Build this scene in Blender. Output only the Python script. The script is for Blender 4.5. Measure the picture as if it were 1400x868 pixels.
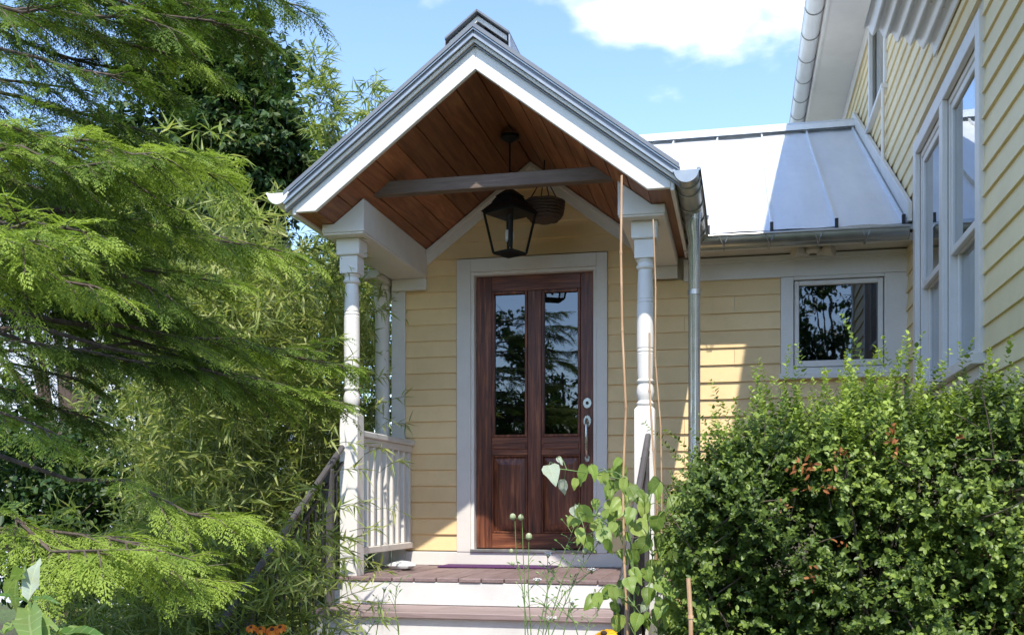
import bpy, math, random
import numpy as np
from mathutils import Vector, Matrix

random.seed(7)
for o in list(bpy.data.objects):
    bpy.data.objects.remove(o, do_unlink=True)
scene = bpy.context.scene
COL = scene.collection
R_ = math.radians

# ------------------------------------------------------------------ camera
FPX, HY, VPX = 1403.0, 690.0, 1010.0          # focal length and horizon of the 1400 px wide frame
YAW = math.atan((VPX - 700) / FPX)
FW = Vector((-math.sin(YAW), math.cos(YAW), 0)); RT = Vector((math.cos(YAW), math.sin(YAW), 0)); UP = Vector((0, 0, 1))
CAM = Vector((1.929, -7.459, 0.329))
cam = bpy.data.cameras.new('camera'); camo = bpy.data.objects.new('camera', cam); COL.objects.link(camo)
camo.location = CAM; camo.rotation_euler = (R_(90), 0, YAW)
cam.sensor_width = 36; cam.lens = 36 * FPX / 1400
cam.shift_y = (HY - 434) / 1400
cam.clip_start = .05; cam.clip_end = 2000
scene.camera = camo

def at(u, v, depth):
    """point of the garden seen at (u, v) of the photograph, `depth` metres ahead"""
    return CAM + (FW + RT * ((u - 700) / FPX) + UP * ((HY - v) / FPX)) * depth

# ------------------------------------------------------------------ sky, sun, exposure
SUN = Vector((.132, -.545, .828)).normalized()
world = bpy.data.worlds.new('World'); scene.world = world; world.use_nodes = True
wn, wl = world.node_tree.nodes, world.node_tree.links
wn.clear()
wo = wn.new('ShaderNodeOutputWorld'); bg = wn.new('ShaderNodeBackground'); bg.inputs[1].default_value = .15
sky = wn.new('ShaderNodeTexSky'); sky.sky_type = 'NISHITA'; sky.sun_disc = False
sky.sun_elevation = math.asin(SUN.z); sky.sun_rotation = math.atan2(SUN.x, SUN.y)
sky.air_density = 1.0; sky.dust_density = .3; sky.ozone_density = 1.6
tc = wn.new('ShaderNodeTexCoord')
# clouds: torn noise on the sky's direction; one bank stands over the roofs, faint wisps elsewhere
mp = wn.new('ShaderNodeMapping'); mp.inputs['Scale'].default_value = (1.0, 1.0, 1.9); mp.inputs['Location'].default_value = (.2, .1, .35)
wl.new(tc.outputs['Generated'], mp.inputs[0])
nz = wn.new('ShaderNodeTexNoise'); nz.inputs['Scale'].default_value = 5.0; nz.inputs['Detail'].default_value = 8; nz.inputs['Roughness'].default_value = .5
nz.inputs['Distortion'].default_value = .1
wl.new(mp.outputs[0], nz.inputs['Vector'])
bankd = (at(940, 30, 1) - CAM).normalized()
df = wn.new('ShaderNodeVectorMath'); df.operation = 'SUBTRACT'; wl.new(tc.outputs['Generated'], df.inputs[0]); df.inputs[1].default_value = bankd
sc_ = wn.new('ShaderNodeVectorMath'); sc_.operation = 'MULTIPLY'; wl.new(df.outputs[0], sc_.inputs[0]); sc_.inputs[1].default_value = (1.0, 1.0, 3.4)
ln_ = wn.new('ShaderNodeVectorMath'); ln_.operation = 'LENGTH'; wl.new(sc_.outputs[0], ln_.inputs[0])
fall = wn.new('ShaderNodeMapRange'); fall.inputs[1].default_value = .0; fall.inputs[2].default_value = .30; fall.inputs[3].default_value = .30; fall.inputs[4].default_value = 0
wl.new(ln_.outputs['Value'], fall.inputs[0])
sm = wn.new('ShaderNodeMath'); sm.operation = 'ADD'; wl.new(nz.outputs['Fac'], sm.inputs[0]); wl.new(fall.outputs[0], sm.inputs[1])
rmp = wn.new('ShaderNodeValToRGB'); rmp.color_ramp.elements[0].position = .64; rmp.color_ramp.elements[1].position = .80
rmp.color_ramp.interpolation = 'EASE'
wl.new(sm.outputs[0], rmp.inputs[0])
mx = wn.new('ShaderNodeMix'); mx.data_type = 'RGBA'
tn_ = wn.new('ShaderNodeMix'); tn_.data_type = 'RGBA'; tn_.blend_type = 'MULTIPLY'; tn_.inputs[0].default_value = 1
wl.new(sky.outputs[0], tn_.inputs[6]); tn_.inputs[7].default_value = (.92, .955, 1.04, 1)
wl.new(rmp.outputs[0], mx.inputs[0]); wl.new(tn_.outputs[2], mx.inputs[6]); mx.inputs[7].default_value = (5.2, 5.35, 5.5, 1)
wl.new(mx.outputs[2], bg.inputs[0]); wl.new(bg.outputs[0], wo.inputs[0])

sun = bpy.data.lights.new('sun', 'SUN'); suno = bpy.data.objects.new('sun', sun); COL.objects.link(suno)
sun.energy = 2.6; sun.angle = R_(.5); sun.color = (1, .955, .87)
suno.rotation_euler = SUN.to_track_quat('Z', 'Y').to_euler(); suno.location = (3, -10, 20)

scene.view_settings.view_transform = 'Standard'; scene.view_settings.look = 'None'
scene.view_settings.gamma = 1; scene.view_settings.use_curve_mapping = False
scene.view_settings.exposure = 1.27
scene.render.engine = 'CYCLES'
scene.cycles.max_bounces = 8; scene.cycles.transparent_max_bounces = 12

# ------------------------------------------------------------------ materials
def mat(name):
    m = bpy.data.materials.new(name); m.use_nodes = True
    n, l = m.node_tree.nodes, m.node_tree.links
    return m, n, l, n['Principled BSDF']

def ramp(n, l, src, stops):
    r = n.new('ShaderNodeValToRGB'); e = r.color_ramp.elements
    while len(e) < len(stops): e.new(.5)
    for k, (p, c) in enumerate(stops):
        e[k].position = p; e[k].color = (*c, 1)
    l.new(src, r.inputs[0]); return r.outputs[0]

def noise(n, l, scale, detail=6, rough=.6, stretch=(1, 1, 1), coord='Object', dist=0):
    t = n.new('ShaderNodeTexCoord'); m = n.new('ShaderNodeMapping'); m.inputs['Scale'].default_value = stretch
    l.new(t.outputs[coord], m.inputs[0])
    x = n.new('ShaderNodeTexNoise'); x.inputs['Scale'].default_value = scale; x.inputs['Detail'].default_value = detail
    x.inputs['Roughness'].default_value = rough; x.inputs['Distortion'].default_value = dist
    l.new(m.outputs[0], x.inputs['Vector']); return x.outputs['Fac']

def mixc(n, l, fac, a, b, mode='MIX'):
    m = n.new('ShaderNodeMix'); m.data_type = 'RGBA'; m.blend_type = mode
    for s, i in ((fac, 0), (a, 6), (b, 7)):
        if isinstance(s, (int, float)): m.inputs[i].default_value = s
        elif isinstance(s, tuple): m.inputs[i].default_value = (*s, 1) if len(s) == 3 else s
        else: l.new(s, m.inputs[i])
    return m.outputs[2]

def bump(n, l, b, h, strength, dist=.01):
    x = n.new('ShaderNodeBump'); x.inputs['Strength'].default_value = strength; x.inputs['Distance'].default_value = dist
    l.new(h, x.inputs['Height']); l.new(x.outputs[0], b.inputs['Normal'])

def paint(name, col, dark, rough=.5, grain=(1, 14, 14), var=.12, dirt=.35, spec=.4):
    """painted boards: per-board tone, faint grain, blotchy weathering"""
    m, n, l, b = mat(name)
    oi = n.new('ShaderNodeObjectInfo')
    base = mixc(n, l, oi.outputs['Random'], tuple(c * (1 - var) for c in col), tuple(min(1, c * (1 + var * .4)) for c in col))
    f = ramp(n, l, noise(n, l, 3.2, 8, .68), [(.45, (0, 0, 0)), (.78, (dirt,) * 3)])
    c = mixc(n, l, f, base, dark)
    f2 = ramp(n, l, noise(n, l, 30, 4, .7, grain), [(.52, (0, 0, 0)), (.8, (dirt * .6,) * 3)])
    c = mixc(n, l, f2, c, dark)
    l.new(c, b.inputs['Base Color']); b.inputs['Roughness'].default_value = rough
    b.inputs['Specular IOR Level'].default_value = spec
    bump(n, l, b, noise(n, l, 26, 5, .65, grain), .25, .004)
    return m

def metal(name, col, rough, metallic=.8, var=.25, scale=2.5, stretch=(1, 1, 1)):
    m, n, l, b = mat(name)
    f = noise(n, l, scale, 8, .7, stretch)
    l.new(ramp(n, l, f, [(.3, tuple(c * (1 - var) for c in col)), (.7, col)]), b.inputs['Base Color'])
    b.inputs['Metallic'].default_value = metallic
    r = ramp(n, l, noise(n, l, scale * 4, 6, .7), [(.3, (rough * .75,) * 3), (.75, (min(1, rough * 1.35),) * 3)])
    l.new(r, b.inputs['Roughness'])
    bump(n, l, b, noise(n, l, 1.7, 3), .12, .02)
    return m

def wood(name, stops, rough, grain, scale=3, bumpv=.3, var=.3, coat=0):
    m, n, l, b = mat(name)
    f = noise(n, l, scale, 9, .62, grain, dist=.6)
    c = ramp(n, l, f, stops)
    oi = n.new('ShaderNodeObjectInfo')
    c = mixc(n, l, mixc(n, l, oi.outputs['Random'], (0, 0, 0), (var,) * 3), c, (.02, .008, .004))
    blot = ramp(n, l, noise(n, l, 4.5, 5, .6), [(.5, (0, 0, 0)), (.8, (.35,) * 3)])
    c = mixc(n, l, blot, c, (.03, .012, .006))
    l.new(c, b.inputs['Base Color']); b.inputs['Roughness'].default_value = rough
    b.inputs['Coat Weight'].default_value = coat; b.inputs['Coat Roughness'].default_value = .15
    bump(n, l, b, f, bumpv, .004)
    return m

def plain(name, col, rough=.5, metallic=0, var=.2, scale=12):
    m, n, l, b = mat(name)
    l.new(ramp(n, l, noise(n, l, scale, 6, .65), [(.3, tuple(c * (1 - var) for c in col)), (.7, col)]), b.inputs['Base Color'])
    b.inputs['Roughness'].default_value = rough; b.inputs['Metallic'].default_value = metallic
    bump(n, l, b, noise(n, l, scale * 3, 4), .15, .003)
    return m

def glass(name, tintc=(.75, .8, .78), rmin=.10):
    """window pane: clear sheet with a mirror-like reflection, a little wavy"""
    m = bpy.data.materials.new(name); m.use_nodes = True
    n, l = m.node_tree.nodes, m.node_tree.links; n.clear()
    o = n.new('ShaderNodeOutputMaterial'); mixs = n.new('ShaderNodeMixShader')
    t = n.new('ShaderNodeBsdfTransparent'); t.inputs[0].default_value = (*tintc, 1)
    g = n.new('ShaderNodeBsdfGlossy'); g.inputs['Roughness'].default_value = .012; g.inputs[0].default_value = (.95, .97, 1, 1)
    fr0 = n.new('ShaderNodeLayerWeight'); fr0.inputs['Blend'].default_value = .5; fr = n.new('ShaderNodeMath'); fr.operation = 'POWER'; fr.inputs[1].default_value = 3.5; l.new(fr0.outputs['Facing'], fr.inputs[0])
    mt = n.new('ShaderNodeMath'); mt.operation = 'MULTIPLY_ADD'; mt.inputs[1].default_value = .9; mt.inputs[2].default_value = rmin
    mt.use_clamp = True
    l.new(fr.outputs[0], mt.inputs[0]); l.new(mt.outputs[0], mixs.inputs[0])
    b = n.new('ShaderNodeBump'); b.inputs['Strength'].default_value = .05; b.inputs['Distance'].default_value = .004
    l.new(noise(n, l, 5, 2, .5), b.inputs['Height']); l.new(b.outputs[0], g.inputs['Normal'])
    l.new(t.outputs[0], mixs.inputs[1]); l.new(g.outputs[0], mixs.inputs[2]); l.new(mixs.outputs[0], o.inputs[0])
    return m

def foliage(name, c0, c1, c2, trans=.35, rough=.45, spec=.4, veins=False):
    """leaf: `tint` runs over the plant from old to young leaves, on the conifer also from painted shade to sun; light shines through"""
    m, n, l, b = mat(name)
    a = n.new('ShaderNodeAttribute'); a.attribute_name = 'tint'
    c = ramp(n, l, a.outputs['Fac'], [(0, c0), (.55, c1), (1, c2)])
    if veins:
        # side veins and midrib in the leaf's own coordinates, plus blotches
        t = n.new('ShaderNodeTexCoord'); sx = n.new('ShaderNodeSeparateXYZ'); l.new(t.outputs['Object'], sx.inputs[0])
        def mth(op, a, k=None):
            m_ = n.new('ShaderNodeMath'); m_.operation = op
            for i_, q in enumerate((a, k)):
                if q is None: continue
                if isinstance(q, (int, float)): m_.inputs[i_].default_value = q
                else: l.new(q, m_.inputs[i_])
            return m_.outputs[0]
        ay = mth('ABSOLUTE', sx.outputs[1])
        ph = mth('FRACT', mth('MULTIPLY', mth('SUBTRACT', sx.outputs[0], mth('MULTIPLY', ay, .8)), 7.0))
        vein = mth('MAXIMUM', mth('LESS_THAN', ph, .10), mth('LESS_THAN', ay, .012))
        c = mixc(n, l, mth('MULTIPLY', vein, .35), c, (.55, .62, .30))
        c = mixc(n, l, ramp(n, l, noise(n, l, 3.5, 5, .7), [(.5, (0, 0, 0)), (.85, (.5, .5, .5))]), c, (.30, .27, .06))
        bump(n, l, b, ph, .35, .02)
    l.new(c, b.inputs['Base Color']); b.inputs['Roughness'].default_value = rough; b.inputs['Specular IOR Level'].default_value = spec
    tr = n.new('ShaderNodeBsdfTranslucent')
    l.new(mixc(n, l, .6, c, (.9, 1.0, .25), 'MULTIPLY'), tr.inputs[0])
    ms = n.new('ShaderNodeMixShader'); ms.inputs[0].default_value = trans
    l.new(b.outputs[0], ms.inputs[1]); l.new(tr.outputs[0], ms.inputs[2]); l.new(ms.outputs[0], n['Material Output'].inputs[0])
    return m

M = {}
M['yellow'] = paint('yellow_clapboard_paint', (.84, .61, .315), (.48, .34, .15), .55, (1, 10, 26), .10, .32)
M['yellow_side'] = paint('yellow_clapboard_paint_side', (.82, .665, .38), (.50, .39, .20), .55, (10, 1, 26), .08, .28)
M['white'] = paint('white_trim_paint', (.75, .705, .64), (.42, .38, .32), .45, (6, 6, 6), .05, .30)
M['white_post'] = paint('white_post_paint', (.78, .74, .68), (.44, .41, .35), .45, (16, 16, 2), .04, .28)
M['riser'] = paint('white_riser_paint', (.70, .68, .645), (.40, .37, .33), .5, (2, 12, 12), .05, .35)
M['soffit'] = paint('cream_soffit_paint', (.62, .55, .44), (.36, .30, .22), .55, (1, 8, 8), .08, .3)
M['roof'] = metal('galvanised_roof_sheet', (.78, .80, .82), .45, .3, .14, 2.2, (3, .5, .5))
M['roof_edge'] = metal('grey_roof_edge_metal', (.20, .21, .225), .45, .3, .12, 1.5)
M['zinc'] = metal('zinc_gutter_metal', (.44, .44, .42), .34, .8, .25, 3)
M['zinc_light'] = metal('bright_downspout_metal', (.74, .76, .79), .22, .9, .12, 4, (1, 1, .15))
M['gutter_white'] = paint('white_gutter_paint', (.74, .74, .72), (.40, .38, .33), .35, (6, 1, 6), .05, .3)
M['cedar'] = wood('red_cedar_planks', [(.25, (.13, .042, .016)), (.5, (.31, .105, .038)), (.75, (.46, .20, .075))], .5, (16, 1.2, 16), 2.2, .25, .55)
M['tie'] = wood('grey_tie_beam_wood', [(.25, (.09, .055, .035)), (.6, (.17, .115, .08)), (.8, (.25, .185, .14))], .65, (1.2, 14, 14), 3, .4, .1)
M['door'] = wood('mahogany_door_wood', [(.30, (.050, .016, .008)), (.5, (.165, .047, .021)), (.70, (.36, .13, .050))], .45, (18, 18, 1.1), 2.4, .2, .12, .08)
M['door_rail'] = wood('mahogany_rail_wood', [(.30, (.050, .016, .008)), (.5, (.165, .047, .021)), (.70, (.35, .125, .050))], .45, (1.1, 18, 18), 2.4, .2, .12, .08)
M['deck'] = wood('mauve_deck_boards', [(.2, (.17, .115, .11)), (.55, (.27, .19, .18)), (.8, (.36, .27, .26))], .6, (14, 1, 14), 3, .4, .25)
M['tread'] = wood('mauve_tread_boards', [(.2, (.20, .14, .13)), (.55, (.32, .235, .22)), (.8, (.42, .33, .31))], .6, (1, 14, 14), 3, .4, .2)
M['iron'] = plain('dark_iron', (.045, .042, .042), .5, .6, .4, 20)
M['rail_grey'] = plain('grey_handrail_paint', (.105, .095, .095), .5, .1, .3, 14)
M['black'] = plain('black_lantern_metal', (.012, .013, .013), .45, .5, .4, 30)
M['candle'] = plain('lantern_candle_tube', (.75, .73, .68), .5)
M['wicker'] = wood('dark_wicker', [(.25, (.022, .013, .008)), (.6, (.085, .05, .03)), (.85, (.17, .11, .07))], .7, (6, 6, 30), 5, .5, .2)
M['nickel'] = metal('satin_nickel', (.68, .64, .56), .28, 1, .1, 12)
M['glass'] = glass('door_pane_glass', (.16, .18, .17), .11)
M['glass_window'] = glass('window_pane_glass', (.5, .55, .53), .17)
M['glass_clear'] = glass('lantern_glass', (.96, .96, .93), .03)
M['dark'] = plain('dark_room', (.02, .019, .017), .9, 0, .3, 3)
M['curtain'] = plain('white_curtain', (.34, .36, .40), .9, 0, .15, 4)
M['purple'] = plain('purple_mat', (.10, .03, .12), .95, 0, .4, 60)
M['stone'] = plain('pale_stone', (.66, .66, .62), .8, 0, .35, 18)
M['concrete'] = plain('grey_foundation', (.30, .29, .27), .9, 0, .35, 5)
M['bounce_paving'] = plain('sandy_bounce_paving', (.46, .41, .34), .85, 0, .3, 6)  # pale slabs of the added, unseen walk that bounces light
M['shingle'] = plain('grey_roof_shingle', (.12, .12, .125), .85, 0, .4, 6)
M['bark'] = wood('brown_bark', [(.25, (.035, .024, .017)), (.55, (.10, .072, .052)), (.8, (.20, .155, .12))], .9, (9, 9, 1.5), 5, .9, .15)
M['twig'] = wood('grey_twig', [(.25, (.06, .045, .03)), (.6, (.16, .12, .085)), (.85, (.28, .22, .16))], .85, (9, 9, 3), 7, .6, .3)
M['cane'] = wood('bamboo_cane', [(.25, (.40, .22, .11)), (.55, (.60, .37, .20)), (.8, (.72, .52, .33))], .5, (9, 9, 2), 4, .3, .25)
M['culm'] = plain('green_bamboo_culm', (.16, .20, .055), .45, 0, .5, 9)
M['stem'] = plain('green_stem', (.17, .26, .07), .55, 0, .4, 25)
M['conifer'] = foliage('conifer_spray', (.038, .068, .016), (.145, .225, .042), (.36, .46, .085), .45, .55, .2)
M['bamboo'] = foliage('bamboo_leaf', (.085, .13, .028), (.225, .30, .062), (.48, .50, .19), .48, .45, .4)
M['hedge'] = foliage('hedge_leaf', (.036, .060, .013), (.115, .175, .030), (.35, .44, .075), .36, .42, .38)
M['maple'] = foliage('maple_leaf', (.020, .050, .014), (.055, .105, .024), (.15, .15, .040), .3, .45, .35)
M['broad'] = foliage('broad_leaf', (.05, .11, .03), (.13, .25, .05), (.36, .46, .16), .4, .4, .4)
M['broad_veined'] = foliage('veined_broad_leaf', (.05, .11, .03), (.12, .23, .05), (.30, .40, .13), .4, .45, .35, True)
M['vine'] = foliage('vine_leaf', (.11, .18, .03), (.24, .36, .055), (.44, .54, .14), .45, .42, .4, True)
M['pale_leaf'] = foliage('pale_leaf_underside', (.34, .40, .30), (.46, .50, .40), (.56, .59, .50), .3, .6, .2, True)
M['dead'] = foliage('dead_leaf', (.20, .075, .03), (.36, .13, .045), (.52, .26, .11), .3, .7, .2)
M['petal_o'] = foliage('orange_petal', (.62, .12, .01), (.75, .20, .012), (.80, .30, .02), .3, .5, .3)
M['petal_y'] = foliage('yellow_petal', (.70, .33, .01), (.80, .45, .012), (.85, .55, .03), .3, .5, .3)
M['petal_w'] = foliage('white_petal', (.70, .70, .62), (.78, .78, .70), (.82, .82, .78), .3, .6, .2)
M['seed'] = plain('green_seed_head', (.42, .46, .26), .7, 0, .4, 90)
M['cone'] = plain('dark_flower_centre', (.05, .025, .012), .9, 0, .4, 90)
M['siding_far'] = paint('white_neighbour_siding', (.70, .73, .78), (.50, .52, .55), .6, (1, 8, 8), .05, .2)

def ground_mat():
    m, n, l, b = mat('garden_soil_and_grass')
    f = ramp(n, l, noise(n, l, .35, 7, .6), [(.42, (0, 0, 0)), (.58, (1, 1, 1))])
    soil = ramp(n, l, noise(n, l, 9, 8, .7), [(.3, (.030, .021, .014)), (.7, (.085, .060, .040))])
    gr = ramp(n, l, noise(n, l, 14, 8, .7), [(.3, (.035, .060, .015)), (.7, (.10, .15, .035))])
    l.new(mixc(n, l, f, soil, gr), b.inputs['Base Color']); b.inputs['Roughness'].default_value = .95
    bump(n, l, b, noise(n, l, 30, 8, .7), .7, .03)
    return m
M['ground'] = ground_mat()

# ------------------------------------------------------------------ builders
class MB:
    def __init__(s): s.v = []; s.f = []
    def add(s, vs, fs):
        k = len(s.v); s.v += [tuple(p) for p in vs]; s.f += [tuple(i + k for i in f) for f in fs]; return s
    def box(s, x0, x1, y0, y1, z0, z1):
        v = [(x, y, z) for z in (z0, z1) for y in (y0, y1) for x in (x0, x1)]
        return s.add(v, [(0, 2, 3, 1), (4, 5, 7, 6), (0, 1, 5, 4), (2, 6, 7, 3), (0, 4, 6, 2), (1, 3, 7, 5)])
    def prism(s, poly, axis, a0, a1):
        """polygon extruded along an axis; poly holds the two other coordinates in xyz order"""
        def mk(p, a): return {'x': (a, p[0], p[1]), 'y': (p[0], a, p[1]), 'z': (p[0], p[1], a)}[axis]
        n = len(poly); v = [mk(p, a0) for p in poly] + [mk(p, a1) for p in poly]
        f = [tuple(range(n))[::-1], tuple(range(n, 2 * n))] + [(i, (i + 1) % n, n + (i + 1) % n, n + i) for i in range(n)]
        return s.add(v, f)
    def hexa(s, a, b):
        """two quads (4 points each) joined"""
        return s.add(list(a) + list(b), [(3, 2, 1, 0), (4, 5, 6, 7)] + [(i, (i + 1) % 4, 4 + (i + 1) % 4, 4 + i) for i in range(4)])
    def bar(s, p, q, w, h, up=(0, 0, 1)):
        p, q = Vector(p), Vector(q); d = (q - p).normalized(); side = d.cross(Vector(up)).normalized(); u = side.cross(d)
        o = [side * a * w / 2 + u * b * h / 2 for a, b in ((-1, -1), (1, -1), (1, 1), (-1, 1))]
        return s.hexa([p + x for x in o], [q + x for x in o])
    def tube(s, pts, rad, n=8, caps=True):
        pts = [Vector(p) for p in pts]
        if not isinstance(rad, (list, tuple)): rad = [rad] * len(pts)
        k = len(s.v); prev = None
        for i, p in enumerate(pts):
            d = (pts[min(i + 1, len(pts) - 1)] - pts[max(i - 1, 0)]).normalized()
            if prev is None:
                a = Vector((0, 0, 1)) if abs(d.z) < .9 else Vector((1, 0, 0)); e = d.cross(a).normalized()
            else: e = (prev - d * prev.dot(d)).normalized()
            prev = e; g = d.cross(e)
            for j in range(n):
                t = 2 * math.pi * j / n
                s.v.append(tuple(p + (e * math.cos(t) + g * math.sin(t)) * rad[i]))
        for i in range(len(pts) - 1):
            for j in range(n):
                a, b = k + i * n + j, k + i * n + (j + 1) % n
                s.f.append((a, b, b + n, a + n))
        if caps:
            s.f.append(tuple(range(k, k + n))[::-1]); s.f.append(tuple(range(k + (len(pts) - 1) * n, k + len(pts) * n)))
        return s
    def lathe(s, prof, cx, cy, n=20, cap=True):
        k = len(s.v)
        for r, z in prof:
            for j in range(n):
                t = 2 * math.pi * (j + .5) / n; s.v.append((cx + r * math.cos(t), cy + r * math.sin(t), z))
        for i in range(len(prof) - 1):
            for j in range(n):
                a, b = k + i * n + j, k + i * n + (j + 1) % n; s.f.append((a, b, b + n, a + n))
        if cap:
            s.f.append(tuple(range(k, k + n))[::-1]); s.f.append(tuple(range(k + (len(prof) - 1) * n, k + len(prof) * n)))
        return s
    def build(s, name, m, parent=None, bevel=0, smooth=False):
        me = bpy.data.meshes.new(name); me.from_pydata(s.v, [], s.f); me.update()
        o = link(name, me, m, parent)
        if smooth:
            me.polygons.foreach_set('use_smooth', [True] * len(me.polygons))
            try: me.set_sharp_from_angle(angle=R_(38))
            except Exception: pass
        if bevel:
            b = o.modifiers.new('bevel', 'BEVEL'); b.width = bevel; b.segments = 1; b.limit_method = 'ANGLE'; b.angle_limit = R_(40)
        return o

def link(name, me, m, parent):
    o = bpy.data.objects.new(name, me); COL.objects.link(o)
    if m is not None and not me.materials: me.materials.append(M[m] if isinstance(m, str) else m)
    if parent is not None:
        o.parent = parent
        if parent.type == 'EMPTY': o.matrix_parent_inverse = Matrix.Translation(-parent.location)
    return o

def thing(name, loc, label, cat, group=None):
    o = bpy.data.objects.new(name, None); COL.objects.link(o); o.location = loc; o.empty_display_size = .1
    return tag(o, label, cat, group)
def tag(o, label, cat, group=None):
    o['label'] = label; o['category'] = cat
    if group: o['group'] = group
    return o
def box(name, m, parent, x0, x1, y0, y1, z0, z1, bevel=0):
    return MB().box(x0, x1, y0, y1, z0, z1).build(name, m, parent, bevel)

# ---- leaves in bulk (numpy)
def unit(a): return a / np.maximum(np.linalg.norm(a, axis=-1, keepdims=True), 1e-9)

def leaves(name, P, D, N, L, W, tint, m, parent, prof=((.42, 1.0),), fold=.22, droop=.12):
    """one mesh of many leaves: two halves folded along the midrib"""
    P, D, N = np.asarray(P, float), unit(np.asarray(D, float)), np.asarray(N, float)
    n = len(P); L = np.broadcast_to(np.asarray(L, float), (n,))[:, None]; W = np.broadcast_to(np.asarray(W, float), (n,))[:, None]
    S = unit(np.cross(D, N)); N = np.cross(S, D)
    k = len(prof); nv = 2 + 2 * k
    V = np.empty((n, nv, 3))
    V[:, 0] = P; V[:, 1] = P + D * L - N * droop * L
    for i, (t, w) in enumerate(prof):
        c = P + D * L * t - N * droop * L * t * t
        V[:, 2 + i] = c + S * W * .5 * w + N * fold * W * .5 * w
        V[:, 2 + k + i] = c - S * W * .5 * w + N * fold * W * .5 * w
    f1 = [0] + [2 + i for i in range(k)] + [1]
    f2 = [0, 1] + [2 + k + i for i in range(k)][::-1]
    fl = len(f1)
    idx = (np.arange(n) * nv)[:, None, None] + np.array([f1, f2])[None]
    me = bpy.data.meshes.new(name)
    me.vertices.add(n * nv); me.vertices.foreach_set('co', V.reshape(-1).astype(np.float32))
    me.loops.add(n * 2 * fl); me.loops.foreach_set('vertex_index', idx.reshape(-1).astype(np.int32))
    me.polygons.add(n * 2)
    me.polygons.foreach_set('loop_start', (np.arange(n * 2) * fl).astype(np.int32))
    me.polygons.foreach_set('loop_total', np.full(n * 2, fl, np.int32))
    a = me.attributes.new('tint', 'FLOAT', 'FACE'); a.data.foreach_set('value', np.repeat(np.clip(tint, 0, 1), 2).astype(np.float32))
    me.update(calc_edges=True)
    return link(name, me, m, parent)

def tubes(name, lines, m, parent, n=4):
    b = MB()
    for pts, rad in lines: b.tube(pts, rad, n, False)
    return b.build(name, m, parent)

def rdir(rng, n):
    return unit(rng.normal(size=(n, 3)))

# ================================================================== THE SETTING
GZ = -1.15                # the ground below the porch
g = MB()
g.add([(-600, -600, -1.15), (600, -600, -1.15), (600, 900, -1.15), (-600, 900, -1.15)], [(0, 1, 2, 3)])
gr = g.build('ground', 'ground'); gr['kind'] = 'structure'

pv = MB(); rp = random.Random(3)
pb = box('bounce_path', 'concrete', None, -.45, 1.30, -13.0, -3.2, GZ - .02, GZ + .006); pb['kind'] = 'structure'  # unseen front walk, added to bounce warm light up under the porch
for k in range(11):
    for x0_, x1_ in ((-.44, .42), (.43, 1.29)):
        y0_ = -3.22 - k * .88
        box('bounce_slab', 'bounce_paving', pb, x0_, x1_, y0_ - .87, y0_, GZ + .007, GZ + .03 + rp.uniform(-.004, .004), .006)

# ================================================================== LOW ENTRANCE HOUSE
XC = .431                # ridge line of the porch
SL = .762                # porch roof pitch (rise over run)
APX = 2.86               # underside of the porch roof at the ridge
EXPO = .1215             # clapboard exposure
XR = 3.066               # wall plane of the tall house
def ceil_z(x): return APX - SL * abs(x - XC)

H = thing('entry_house', (XC, 0, GZ), 'low yellow clapboard entrance house with gabled porch, brown door and metal roof', 'house')

# ---- front wall, boards on a core
wc = MB()
wc.box(-.64, -.02, .02, .14, GZ, 2.0); wc.box(.91, 2.30, .02, .14, GZ, 2.12); wc.box(2.30, 2.90, .02, .14, GZ, 1.27)
wc.box(2.90, XR - .004, .02, .14, GZ, 2.12); wc.box(2.30, 2.90, .02, .14, 1.90, 2.12); wc.box(-.02, .91, .02, .14, GZ, -.03)
wc.prism([(-.60, 2.06), (1.46, 2.06), (XC, APX - .02)], 'y', .021, .139)
wall = wc.build('wall', 'soffit', H)
box('foundation', 'concrete', H, -.66, XR - .01, -.012, .018, GZ - .05, -.62)

def clap(parent, x0, x1, z, xt0=None, xt1=None, h=EXPO, axis='x', plane=0, sgn=1, m='yellow'):
    """one bevelled siding board; runs along x (facing -y) or along y (facing -x)"""
    xt0 = x0 if xt0 is None else xt0; xt1 = x1 if xt1 is None else xt1
    j = random.uniform(-.0015, .0015)
    yb, yt, yk = plane - .021 + j, plane - .006, plane + .006
    zt = z + h + .012
    def P(x, y, zz): return (x, y, zz) if axis == 'x' else (y, x, zz)
    mb = MB().hexa([P(x0, yb, z), P(x1, yb, z), P(x1, yk, z), P(x0, yk, z)], [P(xt0, yt, zt), P(xt1, yt, zt), P(xt1, yk, zt), P(xt0, yk, zt)])
    return mb.build('clapboard', m, parent)

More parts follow.
